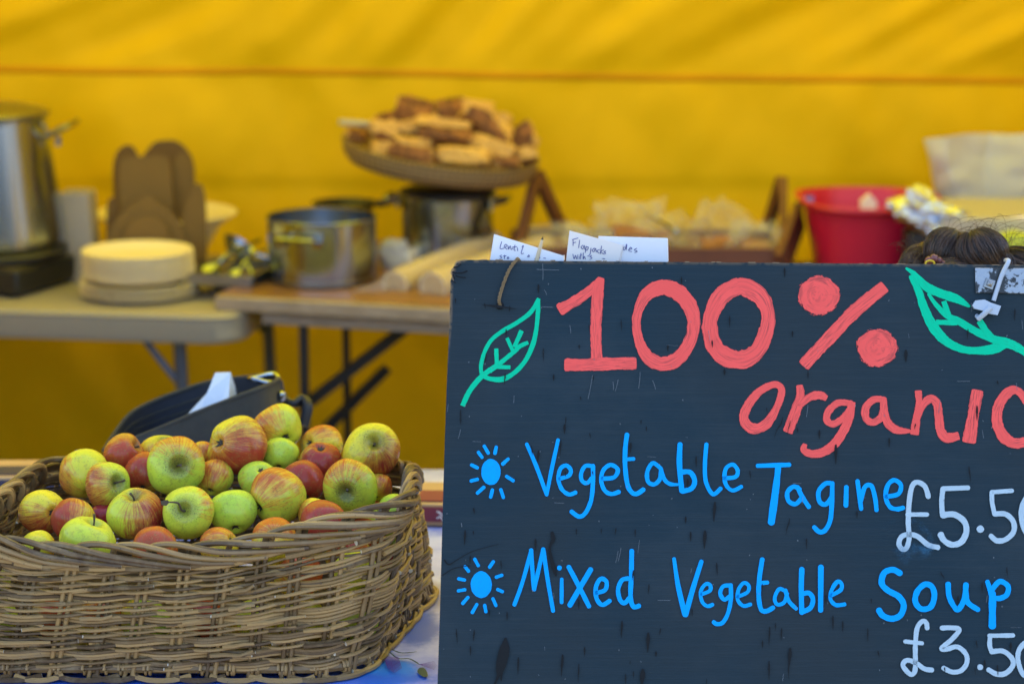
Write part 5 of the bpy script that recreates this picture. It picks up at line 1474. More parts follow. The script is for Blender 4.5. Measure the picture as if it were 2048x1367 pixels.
z += .004
zt_ = P(278, 499, 4.93).z - .014
N_ = 13
for i in range(N_):
    lab = 'topmost paper plate of the stack, lit yellow' if i == N_ - 1 else 'paper plate within the upper part of the plate stack'
    plate(.1150, .014, z, pc_.x, 4.93, lab, 20 + i); z += (zt_ - (LZ + .034)) / (N_ - 1)
# ladles, spoons and tongs heaped between the tables
rs = random.Random(21)
def scoop(label, tip, end, Y0, Y1, br_, name='serving_spoon', deep=.5, group='steel utensils heaped beside the plates'):
    a, b = P(tip[0], tip[1], Y0), P(end[0], end[1], Y1)
    u = thing(name, label, 'spoon' if name != 'ladle' else 'ladle', a, group)
    d = (b - a).normalized(); side = d.cross(Vector((0, 0, 1))).normalized(); up = side.cross(d)
    Mx = Matrix((side * br_ * .75, d * br_, up * br_)).transposed().to_4x4(); Mx.translation = a
    mb = MB(); pr = [(0.02, -deep), (.35, -deep * .92), (.7, -deep * .65), (.92, -deep * .25), (1, 0), (.94, .0), (.66, -deep * .58), (.33, -deep * .82), (0.02, -deep * .9)]
    mb.lathe(pr, 24, Mx); mb.build('scoop', M['steel'], u)
    mb = MB(); s0 = a + d * br_
    mb.tube(crom([s0[:], (s0 + d * .02 + up * .006)[:], (s0 + (b - s0) * .5 + up * .008)[:], b[:]], 5), .0045, 8); mb.build('handle', M['steel'], u)
scoop('large steel ladle with round bowl uppermost in the utensil heap', (482, 488), (560, 540), 5.0, 4.98, .040, 'ladle', .7)
scoop('steel serving spoon pointing left across the utensil heap', (420, 535), (520, 480), 4.94, 5.05, .026)
scoop('steel spoon lying lowest at the front of the utensil heap', (455, 572), (400, 520), 4.90, 5.02, .024)
scoop('steel spoon slanting steeply down the right of the utensil heap', (515, 560), (455, 495), 4.92, 5.04, .026)
scoop('slim steel spoon tucked beneath the ladle in the heap', (470, 545), (530, 500), 4.93, 5.03, .022)
tg = thing('steel_tongs', 'pair of steel tongs lying open in the utensil heap', 'tongs', P(440, 540, 4.95))
for a_, b_ in (((405, 560), (500, 500)), ((432, 578), (503, 503))):
    mb = MB(); p, q = P(a_[0], a_[1], 4.92), P(b_[0], b_[1], 5.03)
    for i in range(8):
        s_ = p + (q - p) * (i + .5) / 8; mb.box(s_, ((q - p).length / 8 * 1.03, .011, .003), (q - p).to_track_quat('X', 'Z').to_matrix())
    mb.lathe([(0, -.004), (.014, -.003), (.016, .001), (0, .003)], 14, Matrix.Translation(p))
    mb.build('arm', M['steel'], tg)
mb = MB(); mb.tube([P(500, 498, 5.03), P(504, 505, 5.03)], .007, 10); mb.build('hinge', M['steel_dark'], tg)
ud = thing('utensil_tray', 'low dark tray holding the heap of steel utensils', 'tray', (P(462, 560, 4.97).x, 4.97, WZ))
q0 = Vector((P(470, 560, 4.97).x, 4.975, WZ))
mb = MB(); mb.box(q0 + Vector((0, 0, .004)), (.15, .20, .006), rotw)
for sx, sy, lx, ly in ((-.075, 0, .006, .2), (.075, 0, .006, .2), (0, -.1, .15, .006), (0, .1, .15, .006)):
    mb.box(q0 + rotw @ Vector((sx, sy, 0)) + Vector((0, 0, .013)), (lx, ly, .022), rotw)
mb.build('tray_body', M['steel_dark'], ud, bevel=.001)

# ------------------------------------------------------------------ things on the wooden table
def cpot(name, label, px, pytop, Y, r, z0, ztop, handles, lid=None):
    c = P(px, pytop, Y); b = thing(name, label, 'pot', (c.x, Y, z0))
    Mx = Matrix.Translation((c.x, Y, 0))
    mb = MB(); mb.lathe([(0, z0 + .001), (r * .93, z0 + .001), (r * .985, z0 + .006), (r, z0 + .016), (r, ztop - .004), (r + .004, ztop), (r + .003, ztop + .002), (r - .002, ztop), (r - .003, z0 + .02), (r * .9, z0 + .006), (0, z0 + .005)], 72, Mx)
    mb.build('pot_body', M['steel'], b)
    mb = MB(); mb.lathe([(r * .90, z0 + .0005), (r * 1.002, z0 + .004), (r * 1.002, z0 + .014), (r * .95, z0 + .012)], 64, Mx); mb.build('pot_base', M['steel_dark'], b)
    for an, dz, wd in handles:
        d = Vector((math.cos(R(an)), math.sin(R(an)), 0)); s_ = Vector((-d.y, d.x, 0))
        h0 = Vector((c.x, Y, ztop - dz)) + d * r
        mb = MB(); loop_handle(h0, (d + Vector((0, 0, .25))).normalized(), s_, wd, .036, .0048, mb)
        for e in (-1, 1):
            mb.box(h0 + s_ * e * wd / 2 + d * .002, (.006, .022, .026), Matrix.Rotation(R(an), 3, 'Z'))
        mb.build('handle', M['steel'], b)
    return b, c, Mx
z_open = P(643, 432, 4.95).z
pot2, c2, m2 = cpot('cooking_pot', 'open steel cooking pot with loop handle at front of wooden table', 643, 432, 4.95, .1125, WZ, z_open, ((-110, .036, .085), (70, .036, .085)))
z3 = P(895, 388, 5.22).z
pot3, c3, m3 = cpot('cooking_pot', 'steel pot holding up the round woven bread tray', 895, 388, 5.22, .100, WZ, z3, ((-8, .016, .07), (172, .014, .07)))
mb = MB(); mb.lathe([(.104, z3 + .002), (.105, z3 + .010), (.09, z3 + .016), (.0, z3 + .022)], 48, m3); mb.build('lid', M['black'], pot3)
# dark frying pan behind the open pot
fp_ = P(690, 420, 5.30)
pan = thing('frying_pan', 'dark frying pan on an upturned tin behind the open pot', 'pan', (fp_.x, 5.30, WZ))
zp_ = P(690, 405, 5.30).z
mb = MB(); mb.lathe([(0, zp_ - .02), (.058, zp_ - .02), (.072, zp_), (.075, zp_ + .001), (.070, zp_ + .001), (.057, zp_ - .017), (0, zp_ - .017)], 40, Matrix.Translation((fp_.x, 5.30, 0))); mb.build('pan_body', M['black'], pan)
mb = MB(); mb.tube([Vector((fp_.x + .07, 5.30, zp_ - .004)), Vector((fp_.x + .10, 5.29, zp_ + .004)), P(800, 394, 5.34)], [.008, .009, .007], 10); mb.build('handle', M['black'], pan)
tin = thing('upturned_tin', 'upturned steel tin under the dark frying pan', 'tin', (fp_.x, 5.30, WZ))
mb = MB(); mb.lathe([(.062, WZ + .001), (.063, WZ + .004), (.055, zp_ - .024), (.05, zp_ - .021), (0, zp_ - .021)], 40, Matrix.Translation((fp_.x, 5.30, 0))); mb.build('tin_body', M['steel_dark'], tin)
mb = MB(); mb.tube([Vector((fp_.x + .062 * math.cos(a), 5.30 + .062 * math.sin(a), WZ + .0045)) for a in [i * math.pi / 12 for i in range(25)]], .003, 6, caps=False); mb.build('rim', M['steel'], tin)
# woven bread tray
TYc = 5.22
tc = P(878, 330, TYc)
roll, tip_ = R(7.5), R(3.5)
MT = Matrix.Translation(tc) @ Matrix.Rotation(roll, 4, 'Y') @ Matrix.Rotation(tip_, 4, 'X')
bt = thing('bread_tray', 'round shallow woven tray tilted on a steel pot, piled with bread', 'tray', tc)
mb = MB()
pr = [(0, -.010), (.10, -.010), (.180, -.009), (.198, -.005), (.209, .008), (.214, .022), (.213, .034), (.205, .034), (.200, .024), (.192, .008), (.17, .000), (0, .000)]
mb.lathe(pr, 72, MT); mb.build('tray_body', M['tray'], bt)
mb = MB()
mb.tube([MT @ Vector((.212 * math.cos(a), .212 * math.sin(a), .036)) for a in [i * 2 * math.pi / 60 for i in range(61)]], .0052, 7, caps=False)
mb.build('bound_rim', M['tray'], bt)
# bread pieces: centre px, size px (w, h), depth offset, roll, crust amount, label
BRD = [
 (830, 228, 74, 60, .03, 8, .95, .9, 'domed dark crust loaf end at the top left of the bread heap'),
 (900, 222, 58, 46, .05, -6, .95, .9, 'dark crust piece on top of the heap right of the domed loaf end'),
 (772, 238, 44, 24, .07, -10, .85, .5, 'small brown crust piece poking out at the upper left of the heap'),
 (766, 262, 58, 44, -.03, 6, -.1, .6, 'pale crumb slice lying at the left of the bread heap'),
 (826, 252, 78, 30, -.02, -14, .1, .4, 'long pale slice slanting up beneath the domed loaf end'),
 (890, 250, 100, 30, -.04, 10, .12, .4, 'long pale slice sloping down to the right in mid heap'),
 (900, 270, 92, 26, -.09, 8, .8, .4, 'brown crusted slice edge in the centre of the heap'),
 (952, 228, 66, 50, .06, 18, .1, .8, 'pale crumb chunk at the upper right of the heap'),
 (976, 254, 104, 50, .00, 26, .42, .7, 'long loaf wedge slanting down right, pale top and brown side'),
 (1046, 275, 44, 54, .03, -25, .85, .8, 'brown crust chunk standing at the right end of the tray'),
 (826, 290, 74, 30, -.10, 3, .05, .6, 'pale slice edge at the front left of the heap'),
 (822, 310, 92, 34, -.13, 6, .90, .7, 'broad brown crust piece at the front left of the tray'),
 (924, 312, 94, 42, -.155, 4, -.15, .6, 'pale rectangular crumb block at the very front of the tray'),
 (988, 298, 78, 44, -.10, 20, .0, .7, 'pale crumb chunk right of the front block'),
 (1004, 324, 56, 22, -.14, 4, .85, .5, 'thin brown crust strip at the front right of the tray'),
 (1050, 312, 40, 40, -.08, -20, -.05, .7, 'pale lump at the right front edge of the tray'),
 (712, 272, 44, 32, .02, 10, .80, .6, 'brown crust bit at the far left of the tray'),
 (770, 298, 46, 32, -.08, -4, .0, .8, 'pale lump at the left front of the tray'),
 (1004, 238, 36, 24, .08, 6, .1, .7, 'small pale piece at the upper right edge of the heap'),
 (938, 206, 74, 18, .10, 6, .05, .5, 'flat pale slice lying across the top right of the heap'),
 (870, 290, 110, 60, .0, 0, .5, .9, 'dark bread chunk buried in the middle of the heap'),
 (950, 285, 100, 60, .02, 8, .5, .9, 'bread chunk buried behind the pale blocks on the right'),
 (790, 280, 90, 50, .03, 0, .5, .9, 'bread chunk buried behind the pale slices on the left'),
]
def blob(mb, size, e, seed, rough_=.10, nu=26, nv=16):
    def sg(v, p): return math.copysign(abs(v) ** p, v)
    vs = []; fs = []
    for j in range(nv + 1):
        ph = -math.pi / 2 + math.pi * j / nv
        for i in range(nu):
            th = 2 * math.pi * i / nu
            v = Vector((sg(math.cos(ph), e) * sg(math.cos(th), e), sg(math.cos(ph), e) * sg(math.sin(th), e), sg(math.sin(ph), e)))
            v *= 1 + rough_ * mn.noise(v * 1.6 + Vector((seed * 3.3, seed, 0))) + rough_ * .4 * mn.noise(v * 5 + Vector((seed, 0, seed)))
            vs.append(Vector((v.x * size[0], v.y * size[1], v.z * size[2])))
    for j in range(nv):
        for i in range(nu):
            k = (i + 1) % nu; fs.append((j * nu + i, j * nu + k, (j + 1) * nu + k, (j + 1) * nu + i))
    mb.add(vs, fs)
def chunk(size, crusty, seed):
    rs = random.Random(int(seed * 77))
    pl = [(Vector(n).normalized(), rs.uniform(.72, 1.0)) for n in ((1, .1, 0), (-1, 0, .1), (0, 1, 0), (0, -1, .15), (0, .1, 1), (.1, 0, -1))]
    for k in range(9):
        n = Vector((rs.gauss(0, 1), rs.gauss(0, 1), rs.gauss(0, 1))).normalized(); pl.append((n, rs.uniform(.80, 1.12)))
    cd = Vector((rs.uniform(-.4, .4), -.75, .35)).normalized() if crusty > .5 else Vector((rs.uniform(-.3, .3), -.15 - .5 * max(0, crusty), -.9)).normalized()
    crustp = [n.dot(cd) > (.12 if crusty > .5 else .20) for n, h in pl]
    mb = MB(); nu, nv = 56, 34; vs = []; fs = []; at = []
    for j in range(nv + 1):
        ph = -math.pi / 2 + math.pi * j / nv
        for i in range(nu):
            th = 2 * math.pi * i / nu; d = Vector((math.cos(ph) * math.cos(th), math.cos(ph) * math.sin(th), math.sin(ph)))
            dd = (d + Vector((mn.noise(d * 2.2 + Vector((seed, 0, 0))), mn.noise(d * 2.2 + Vector((0, seed, 9))), mn.noise(d * 2.2 + Vector((5, 0, seed))))) * .22).normalized()
            best, bi = 9, 0
            for q, (n, h) in enumerate(pl):
                c = dd.dot(n)
                if c > .05 and h / c < best: best, bi = h / c, q
            r = min(best, 1.45)
            torn = 0 if crustp[bi] else 1
            r *= 1 + (.05 + .09 * torn) * mn.noise(d * 6 + Vector((seed, 3, 0))) + .05 * torn * mn.noise(d * 15 + Vector((seed, 7, 0)))
            vs.append(Vector((d.x * r * size[0], d.y * r * size[1], d.z * r * size[2]))); at.append(0.0 if torn else 1.0)
    for j in range(nv):
        for i in range(nu):
            k = (i + 1) % nu; fs.append((j * nu + i, j * nu + k, (j + 1) * nu + k, (j + 1) * nu + i))
    mb.add(vs, fs, at)
    return mb
for i, (px, py, w_, h_, dy, rl, cr_, dp, lab) in enumerate(BRD):
    Y = TYc + dy
    c = P(px, py, Y); sx = px2m(w_ * 1.08, Y) / 2; sz = px2m(h_ * (.80 if cr_ < .5 else .9), Y) / 2
    o = chunk((sx * 1.12, max(sx * .55 * dp, .024), sz * 1.22), cr_, i + 1.3).build('bread_chunk', M['bread'], None, (0, 0, 0), angle=35)
    o.location = c; o.rotation_euler = (R(-8), R(rl), R((i * 37) % 40 - 20))
    setp(o, lab, 'bread', 'bread pieces heaped on the woven tray')
kn = thing('bread_knife', 'bread knife with pale handle resting on the left rim of the tray', 'knife', P(680, 246, 5.18))
mb = MB(); a_, b_ = P(679, 244, 5.16), P(752, 249, 5.20)
mb.tube([a_, a_ + (b_ - a_) * .3, a_ + (b_ - a_) * .8, b_], [.006, .0068, .006, .0058], 10); mb.build('handle', M['lid_grey'], kn)
mb = MB(); c_ = P(850, 262, 5.25); mb.prism([b_ + Vector((0, 0, .004)), b_ - Vector((0, 0, .006)), c_ - Vector((0, 0, .008)), c_], (0, .0015, 0)); mb.build('blade', M['steel'], kn, smooth_=False)
# sleeves of paper cups
def cups(label, e0, e1, Y0, Y1, r, n_):
    a, b = P(e0[0], e0[1], Y0), P(e1[0], e1[1], Y1)
    d = (b - a).normalized(); q = d.to_track_quat('Z', 'Y').to_matrix().to_4x4(); Lt = (b - a).length
    t = thing('cup_sleeve', label, 'paper cups', a, 'wrapped sleeves of paper cups on the wooden table')
    for i in range(n_):
        z0_ = Lt * i / n_
        mb = MB(); Mx = Matrix.Translation(a + d * z0_) @ q
        if i == 0: mb.lathe([(r * .88, 0.0005), (r * .93, Lt / n_ * .85), (r * .97, Lt / n_ * .9), (r * .97, Lt / n_ * .97)], 36, Mx)
        else: mb.lathe([(r * .86, 0), (r * .91, Lt / n_ * .80), (r * .97, Lt / n_ * .85), (r * .985, Lt / n_ * .93), (r * .94, Lt / n_ * .98)], 30, Mx)
        cu = mb.build('paper_cup', M['cupside'], t)
        if i == 0:
            mb = MB(); mb.lathe([(0, .004), (r * .80, .004), (r * .83, -.0005), (r * .875, -.0005), (r * .885, .004)], 36, Mx); mb.build('cup_base', M['cup'], cu)
    mb = MB()
    wob = lambda an, zz: 1 + .03 * mn.noise(Vector((math.cos(an) * 2, math.sin(an) * 2, zz * 30)))
    mb.lathe([(r * 1.02, -.004), (r * 1.03, .0), (r * 1.04, Lt * .3), (r * 1.04, Lt * .7), (r * 1.03, Lt)], 40, Matrix.Translation(a) @ q, wob=wob)
    return t, a, d, r, mb
t, a, d, r, mb = cups('wrapped sleeve of paper cups nearest the open pot, end towards us', (790, 568), (985, 488), 4.84, 5.22, .030, 16)
for pa in ([(766, 556), (735, 572), (710, 578), (722, 592), (745, 590), (772, 585)], [(772, 590), (790, 604), (800, 612), (808, 596)]):
    pts = [P(x, y, 4.82 + .01 * mn.noise(Vector((x, y, 1)))) for x, y in pa]
    mb.prism(pts, Vector((.002, .004, .001)))
mb.build('plastic_wrap', M['cupfilm'], t)
t, a, d, r, mb = cups('wrapped sleeve of paper cups beside the board edge, white end showing', (866, 575), (1090, 500), 4.80, 5.15, .0355, 16)
mb.build('plastic_wrap', M['cupfilm'], t)
# crumpled paper bag behind pot
c = P(788, 510, 5.10)
pb = MB(); blob(pb, (.034, .03, .036), .8, 4.4, .25); o = pb.build('crumpled_paper', M['bag'], None, (0, 0, 0), angle=180); o.location = c
setp(o, 'small crumpled paper ball between the open pot and the tray pot', 'paper')
mbx = MB(); c = P(800, 545, 5.12); mbx.box(Vector((c.x, 5.12, WZ + .018)), (.07, .07, .036), rotw)
o = mbx.build('butter_tub', M['cup'], None, (c.x, 5.12, WZ), bevel=.006); setp(o, 'low white tub behind the cup sleeves holding crumpled paper', 'tub')

# wooden trug with A-shaped ends, wrapped cakes inside
tr = thing('cake_stand', 'long red-brown wooden trug with A-shaped ends holding wrapped cakes', 'trug', (P(1310, 500, 5.25).x, 5.2, WZ))
def beam(mb, p, q, w_, t_):
    d = q - p; mb.box((p + q) / 2, (d.length, t_, w_), d.to_track_quat('X', 'Z').to_matrix())
yF, yBk = 5.04, 5.36
lF, rF = P(1046, 520, yF), P(1548, 525, yF)
mb = MB(); mb.box(((lF.x + rF.x) / 2, (yF + yBk) / 2, WZ + .022), (rF.x - lF.x + .06, yBk - yF, .012)); mb.build('base_board', M['trugwood'], tr, bevel=.002)
zF = P(1400, 494, yF).z
mb = MB(); mb.box(((lF.x + rF.x) / 2, yF - .008, (WZ + .006 + zF) / 2), (rF.x - lF.x + .05, .014, zF - WZ - .006)); mb.build('side_board', M['trugwood'], tr, bevel=.002)
mb = MB(); mb.box(((lF.x + rF.x) / 2, yBk + .008, (WZ + .006 + zF) / 2 - .008), (rF.x - lF.x + .05, .014, zF - WZ - .02)); mb.build('side_board', M['trugwood'], tr, bevel=.002)
for ap, fb, bb, sg_ in (((1072, 352), (1034, 520), (1122, 455), 1), ((1567, 364), (1568, 522), (1530, 470), -1)):
    A_ = P(ap[0], ap[1], 5.24); Fb = P(fb[0], fb[1], 5.06); Fb.z = max(Fb.z, WZ + .01); Bb = P(bb[0], bb[1], 5.36); Bb.z = max(Bb.z, WZ + .01)
    Fl = Vector((Fb.x + (Fb.x - A_.x) * .1, Fb.y, WZ + .012))
    mb = MB(); beam(mb, A_, Fl, .036, .018); mb.build('end_leg', M['trugwood'], tr, bevel=.002)
    mb = MB(); beam(mb, A_ + Vector((sg_ * .004, .01, 0)), Bb, .034, .018); mb.build('end_leg', M['trugwood'], tr, bevel=.002)
p_ = P(1600, 430, 5.16); q_ = P(1560, 525, 5.02); q_.z = WZ + .012
mb = MB(); beam(mb, p_, q_, .075, .016); mb.build('end_panel', M['trugwood'], tr, bevel=.002)
def wrapped(label, px, py, w_, h_, Y, seed, dcake=.05, group='film wrapped cakes in the wooden trug'):
    c = P(px, py, Y); t = thing('wrapped_cake', label, 'cake', c, group)
    sx, sz = px2m(w_, Y) / 2, px2m(h_, Y) / 2
    mb = MB(); blob(mb, (sx * .66, dcake, sz * .42), .4, seed, .14)
    mb.v = [(Matrix.Rotation(R((seed * 53) % 30 - 15), 3, 'Y') @ Vector(v) + c + Vector((0, 0, -sz * .45)))[:] for v in mb.v]
    mb.build('cake_slab', M['cake'], t, angle=180)
    mb = MB(); blob(mb, (sx * 1.1, dcake * 1.25, sz * 1.05), .6, seed + 9, .75, 64, 40)
    mb.v = [(Vector(v) * (1 + .20 * mn.noise(Vector(v) * 55)) + c + Vector((0, 0, sz * .08)))[:] for v in mb.v]
    mb.build('plastic_film', M['film'], t, smooth_=False)
wrapped('film wrapped oat cake with bright crinkle at the left of the trug', 1262, 456, 118, 76, 5.16, 2.1)
wrapped('brown oat cake in film in the middle of the trug', 1318, 468, 90, 60, 5.22, 3.4)
wrapped('large crinkled film parcel at the right of the trug', 1436, 476, 96, 84, 5.14, 5.2)
wrapped('small film parcel against the right end of the trug', 1510, 484, 90, 64, 5.12, 6.6)
wrapped('film parcel low behind the cards at the left of the trug', 1110, 486, 100, 52, 5.18, 7.7)
wrapped('pale film parcel behind the cream card', 1180, 492, 90, 50, 5.12, 8.3)
sp2 = thing('cake_server', 'steel cake server with round shiny end lying on the wrapped cakes', 'server', P(1352, 463, 5.05))
mb = MB(); mb.tube([P(1296, 428, 5.14), P(1325, 445, 5.08), P(1350, 461, 5.04)], [.003, .004, .004], 8); mb.build('handle', M['steel_dark'], sp2)
mb = MB(); Mx = Matrix.Translation(P(1353, 463, 5.035)); mb.lathe([(0, -.010), (.007, -.007), (.010, 0), (.007, .007), (0, .010)], 16, Mx); mb.build('end_knob', M['steel'], sp2)
# red tub
RY = 5.14
rcx = P(1735, 400, RY); 
tb_ = thing('red_tub', 'red plastic washing-up tub with blue label inside its rim', 'tub', (rcx.x, RY, WZ))
zr = P(1735, 398, RY).z
def tubshape(k, z, sx, sy, seg=56, e=.72):
    out = []
    for i in range(seg):
        a = 2 * math.pi * i / seg; c_, s_ = math.cos(a), math.sin(a)
        out.append(Vector((rcx.x + sx * math.copysign(abs(c_) ** e, c_), RY + sy * math.copysign(abs(s_) ** e, s_), z + .006 * (abs(c_) ** 4) * (1 if k else 0))))
    return out
SX, SY = px2m(270, RY) / 2, .165
rings = [tubshape(0, WZ + .002, SX * .70, SY * .70), tubshape(0, WZ + .004, SX * .76, SY * .76), tubshape(1, zr - .014, SX * .925, SY * .93), tubshape(1, zr - .012, SX * .99, SY * .99), tubshape(1, zr - .002, SX * 1.04, SY * 1.04), tubshape(1, zr + .003, SX * 1.03, SY * 1.03), tubshape(1, zr + .003, SX * .97, SY * .97), tubshape(1, zr - .006, SX * .945, SY * .95), tubshape(0, WZ + .01, SX * .74, SY * .74)]
n = len(rings[0]); vs = [p for r_ in rings for p in r_]; fs = [tuple(range(n))[::-1]] + [(j * n + i, j * n + (i + 1) % n, (j + 1) * n + (i + 1) % n, (j + 1) * n + i) for j in range(len(rings) - 1) for i in range(n)] + [tuple(range((len(rings) - 1) * n, len(rings) * n))]
mb = MB(); mb.add(vs, fs); mb.build('tub_body', M['redplastic'], tb_, angle=50)
lc = P(1610, 403, RY)
mb = MB(); x_ = rcx.x - SX * .86
mb.box(P(1614, 402, RY + .045), (.032, .004, .019), Matrix.Rotation(R(30), 3, 'Z')); mb.build('blue_label', M['bluelabel'], tb_, bevel=.001)
mb = MB(); mb.prism([P(1722, 404, RY), P(1740, 388, RY), P(1754, 404, RY), P(1750, 470, RY), P(1726, 470, RY)], (0, .02, 0)); o = mb.build('paper_wedge', M['paper_cream'], None, P(1738, 440, RY), smooth_=False)
setp(o, 'white paper wedge standing up inside the red tub', 'paper')
# foil parcel on a dark crate, grey lid, paper bag, lime packet
cr0 = P(1960, 475, 4.96)
crt = thing('storage_crate', 'dark storage crate with pale grey lid at the right behind the hair', 'crate', (cr0.x, 4.96, WZ))
zl = P(1960, 470, 4.86).z; zl1 = P(1960, 418, 4.95).z
xl = P(1880, 450, 4.86).x
mb = MB(); mb.box((xl + .20, 4.98, (WZ + zl) / 2), (.36, .24, zl - WZ), None); mb.build('crate_body', M['black'], crt, bevel=.006)
mb = MB(); mb.box((xl + .20, 4.98, zl + .020), (.40, .27, .038), None); mb.build('lid', M['lid_grey'], crt, bevel=.008)
fo = thing('foil_parcel', 'shiny crumpled foil parcel leaning between red tub and grey lid', 'foil', P(1855, 430, 4.92))
mb = MB(); c = P(1858, 428, 4.90); blob(mb, (.075, .05, .034), .7, 3.3, .5, 44, 28)
rt = Matrix.Rotation(R(24), 3, 'Y'); mb.v = [(rt @ (Vector(v) * (1 + .16 * mn.noise(Vector(v) * 45))) + c)[:] for v in mb.v]
mb.build('foil_sheet', M['foil'], fo, smooth_=False)
mb = MB(); c2_ = P(1815, 412, 4.93); blob(mb, (.028, .03, .022), .8, 7.1, .4)
mb.v = [(Vector(v) + c2_)[:] for v in mb.v]; mb.build('foil_twist', M['foil'], fo, angle=180)
sbx = MB(); q0 = P(1850, 500, 4.93); sbx.box((q0.x, 4.93, (WZ + P(1850, 462, 4.93).z) / 2), (.085, .08, P(1850, 462, 4.93).z - WZ), None)
o = sbx.build('dark_carton', M['black'], None, (q0.x, 4.93, WZ), bevel=.003); setp(o, 'small dark carton under the foil parcel beside the red tub', 'carton')
bagY = 5.20
bg2 = thing('paper_bag', 'big pale translucent bag standing open at the right edge', 'bag', (P(1960, 400, bagY).x, bagY, WZ))
mb = MB(); TL_, TR_ = P(1846, 285, bagY), P(2150, 255, bagY)
levels = []
segs = 96
def bagring(f):
    out = []
    xl_ = TL_.x + (P(1892, 430, bagY).x - TL_.x) * (1 - f) * 1.2; xr_ = TR_.x - .04 * (1 - f)
    for i in range(segs):
        q = i / (segs / 2); fr = q < 1
        s_ = -1 + 2 * q if fr else 1 - 2 * (q - 1)
        x = (xl_ + xr_) / 2 + s_ * (xr_ - xl_) / 2
        hd = .055 * (1.15 - .75 * f) * max(0, 1 - s_ * s_) ** .5
        fan = (x - P(1965, 430, bagY).x) / (.25 + .75 * f)
        t_ = fan * 34 + 2.2 * mn.noise(Vector((fan * 5, f * 1.5, 1 if fr else 5)))
        cr_ = (abs((t_ / math.pi) % 2 - 1) * 2 - 1)
        y = bagY + (-hd if fr else hd) + .030 * cr_ * (.3 + .7 * f) * (1 if fr else .6) + .012 * mn.noise(Vector((x * 16, f * 9, 1 if fr else 7)))
        zt2 = TL_.z + (TR_.z - TL_.z) * ((x - TL_.x) / (TR_.x - TL_.x)) + .006 * math.sin((x - TL_.x) * 26) + (.006 if fr else -.004)
        out.append(Vector((x, y, WZ + .002 + (zt2 - WZ) * f)))
    return out
ml = 26
rg = [bagring(j / ml) for j in range(ml + 1)]
mb.add([p for r_ in rg for p in r_], [tuple(range(segs))[::-1]] + [(j * segs + i, j * segs + (i + 1) % segs, (j + 1) * segs + (i + 1) % segs, (j + 1) * segs + i) for j in range(ml) for i in range(segs)])
o = mb.build('bag_sheet', M['bag'], bg2, angle=180)
lm = MB(); c = P(2032, 486, 4.80); blob(lm, (.038, .03, .022), .7, 2.2, .3); o = lm.build('lime_packet', M['lime'], None, (0, 0, 0), angle=180); o.location = c
setp(o, 'bright lime green packet right of the dark hair', 'packet')
lb = MB(); lb.box((c.x + .02, c.y + .01, (WZ + c.z - .022) / 2), (.09, .05, c.z - .022 - WZ)); o = lb.build('low_carton', M['greycard'], None, (c.x + .02, c.y + .01, WZ), bevel=.003); setp(o, 'low grey carton under the lime green packet', 'carton')

# ------------------------------------------------------------------ seated person behind the board, only the hair shows above it
HC = Vector((0.575, 3.08, P(1925, 462, 3.08).z - 0.118))
pn = thing('person', 'person with dark brown curled up hair, seated behind the menu board', 'person', (HC.x, HC.y + .1, 0))
hip = Vector((HC.x + .01, HC.y + .22, 0.50))
sk_pts = {
 'pelvis': (hip, .135, .115), 'waist': (hip + Vector((0, -.03, .15)), .125, .10), 'chest': (hip + Vector((0, -.10, .33)), .15, .11), 'neckb': (hip + Vector((0, -.16, .45)), .07, .065),
 'neck': (Vector((HC.x, HC.y + .03, HC.z - .09)), .052, .052), 'skull': (Vector((HC.x, HC.y + .005, HC.z)), .082, .092), 'crown': (Vector((HC.x, HC.y - .01, HC.z + .045)), .068, .075), 'chin': (Vector((HC.x, HC.y - .065, HC.z - .055)), .045, .04),
}
names = list(sk_pts); idx = {k: i for i, k in enumerate(names)}
edges = [('pelvis', 'waist'), ('waist', 'chest'), ('chest', 'neckb'), ('neckb', 'neck'), ('neck', 'skull'), ('skull', 'crown'), ('skull', 'chin')]
pts = [sk_pts[k][0] for k in names]; rad = [sk_pts[k][1:] for k in names]; ed = [(idx[a], idx[b]) for a, b in edges]
def chain(start, items):
    last = start
    for p, r_ in items:
        pts.append(Vector(p)); rad.append((r_, r_)); ed.append((last, len(pts) - 1)); last = len(pts) - 1
    return last
hands = []
for s in (-1, 1):
    ch_ = sk_pts['chest'][0]
    w_ = chain(idx['chest'], [(ch_ + Vector((s * .17, -.03, .05)), .058), (ch_ + Vector((s * .215, -.05, -.20)), .045), (ch_ + Vector((s * .17, -.24, -.30)), .036), (ch_ + Vector((s * .12, -.31, -.30)), .027)])
    hands.append(w_)
    pm = ch_ + Vector((s * .095, -.36, -.305))
    hw = chain(w_, [(pm, .026)])
    for f in range(4):
        b0 = pm + Vector((s * (-.018 + .012 * f), -.03, .004)); L = (.036, .042, .040, .032)[f]
        chain(hw, [(b0, .0085), (b0 + Vector((0, -L * .8, -.008)), .008), (b0 + Vector((-s * .004, -L * 1.2, -.03)), .007)])
    chain(hw, [(pm + Vector((-s * .026, -.012, .0)), .010), (pm + Vector((-s * .040, -.036, -.008)), .0085)])
    chain(idx['pelvis'], [(hip + Vector((s * .10, -.02, -.01)), .085), (hip + Vector((s * .13, -.36, .0)), .058), (hip + Vector((s * .13, -.34, -.24)), .046), (hip + Vector((s * .13, -.33, -.43)), .034), (hip + Vector((s * .13, -.43, -.465)), .030)])
me = bpy.data.meshes.new('body'); me.from_pydata([tuple(p - LOC[pn.name]) for p in pts], ed, [])
bo = bpy.data.objects.new('body', me); sc.collection.objects.link(bo); bo.parent = pn; LOC[bo.name] = LOC[pn.name]
sm = bo.modifiers.new('skin', 'SKIN'); sm.use_smooth_shade = True
lay = me.skin_vertices[0] if len(me.skin_vertices) else None
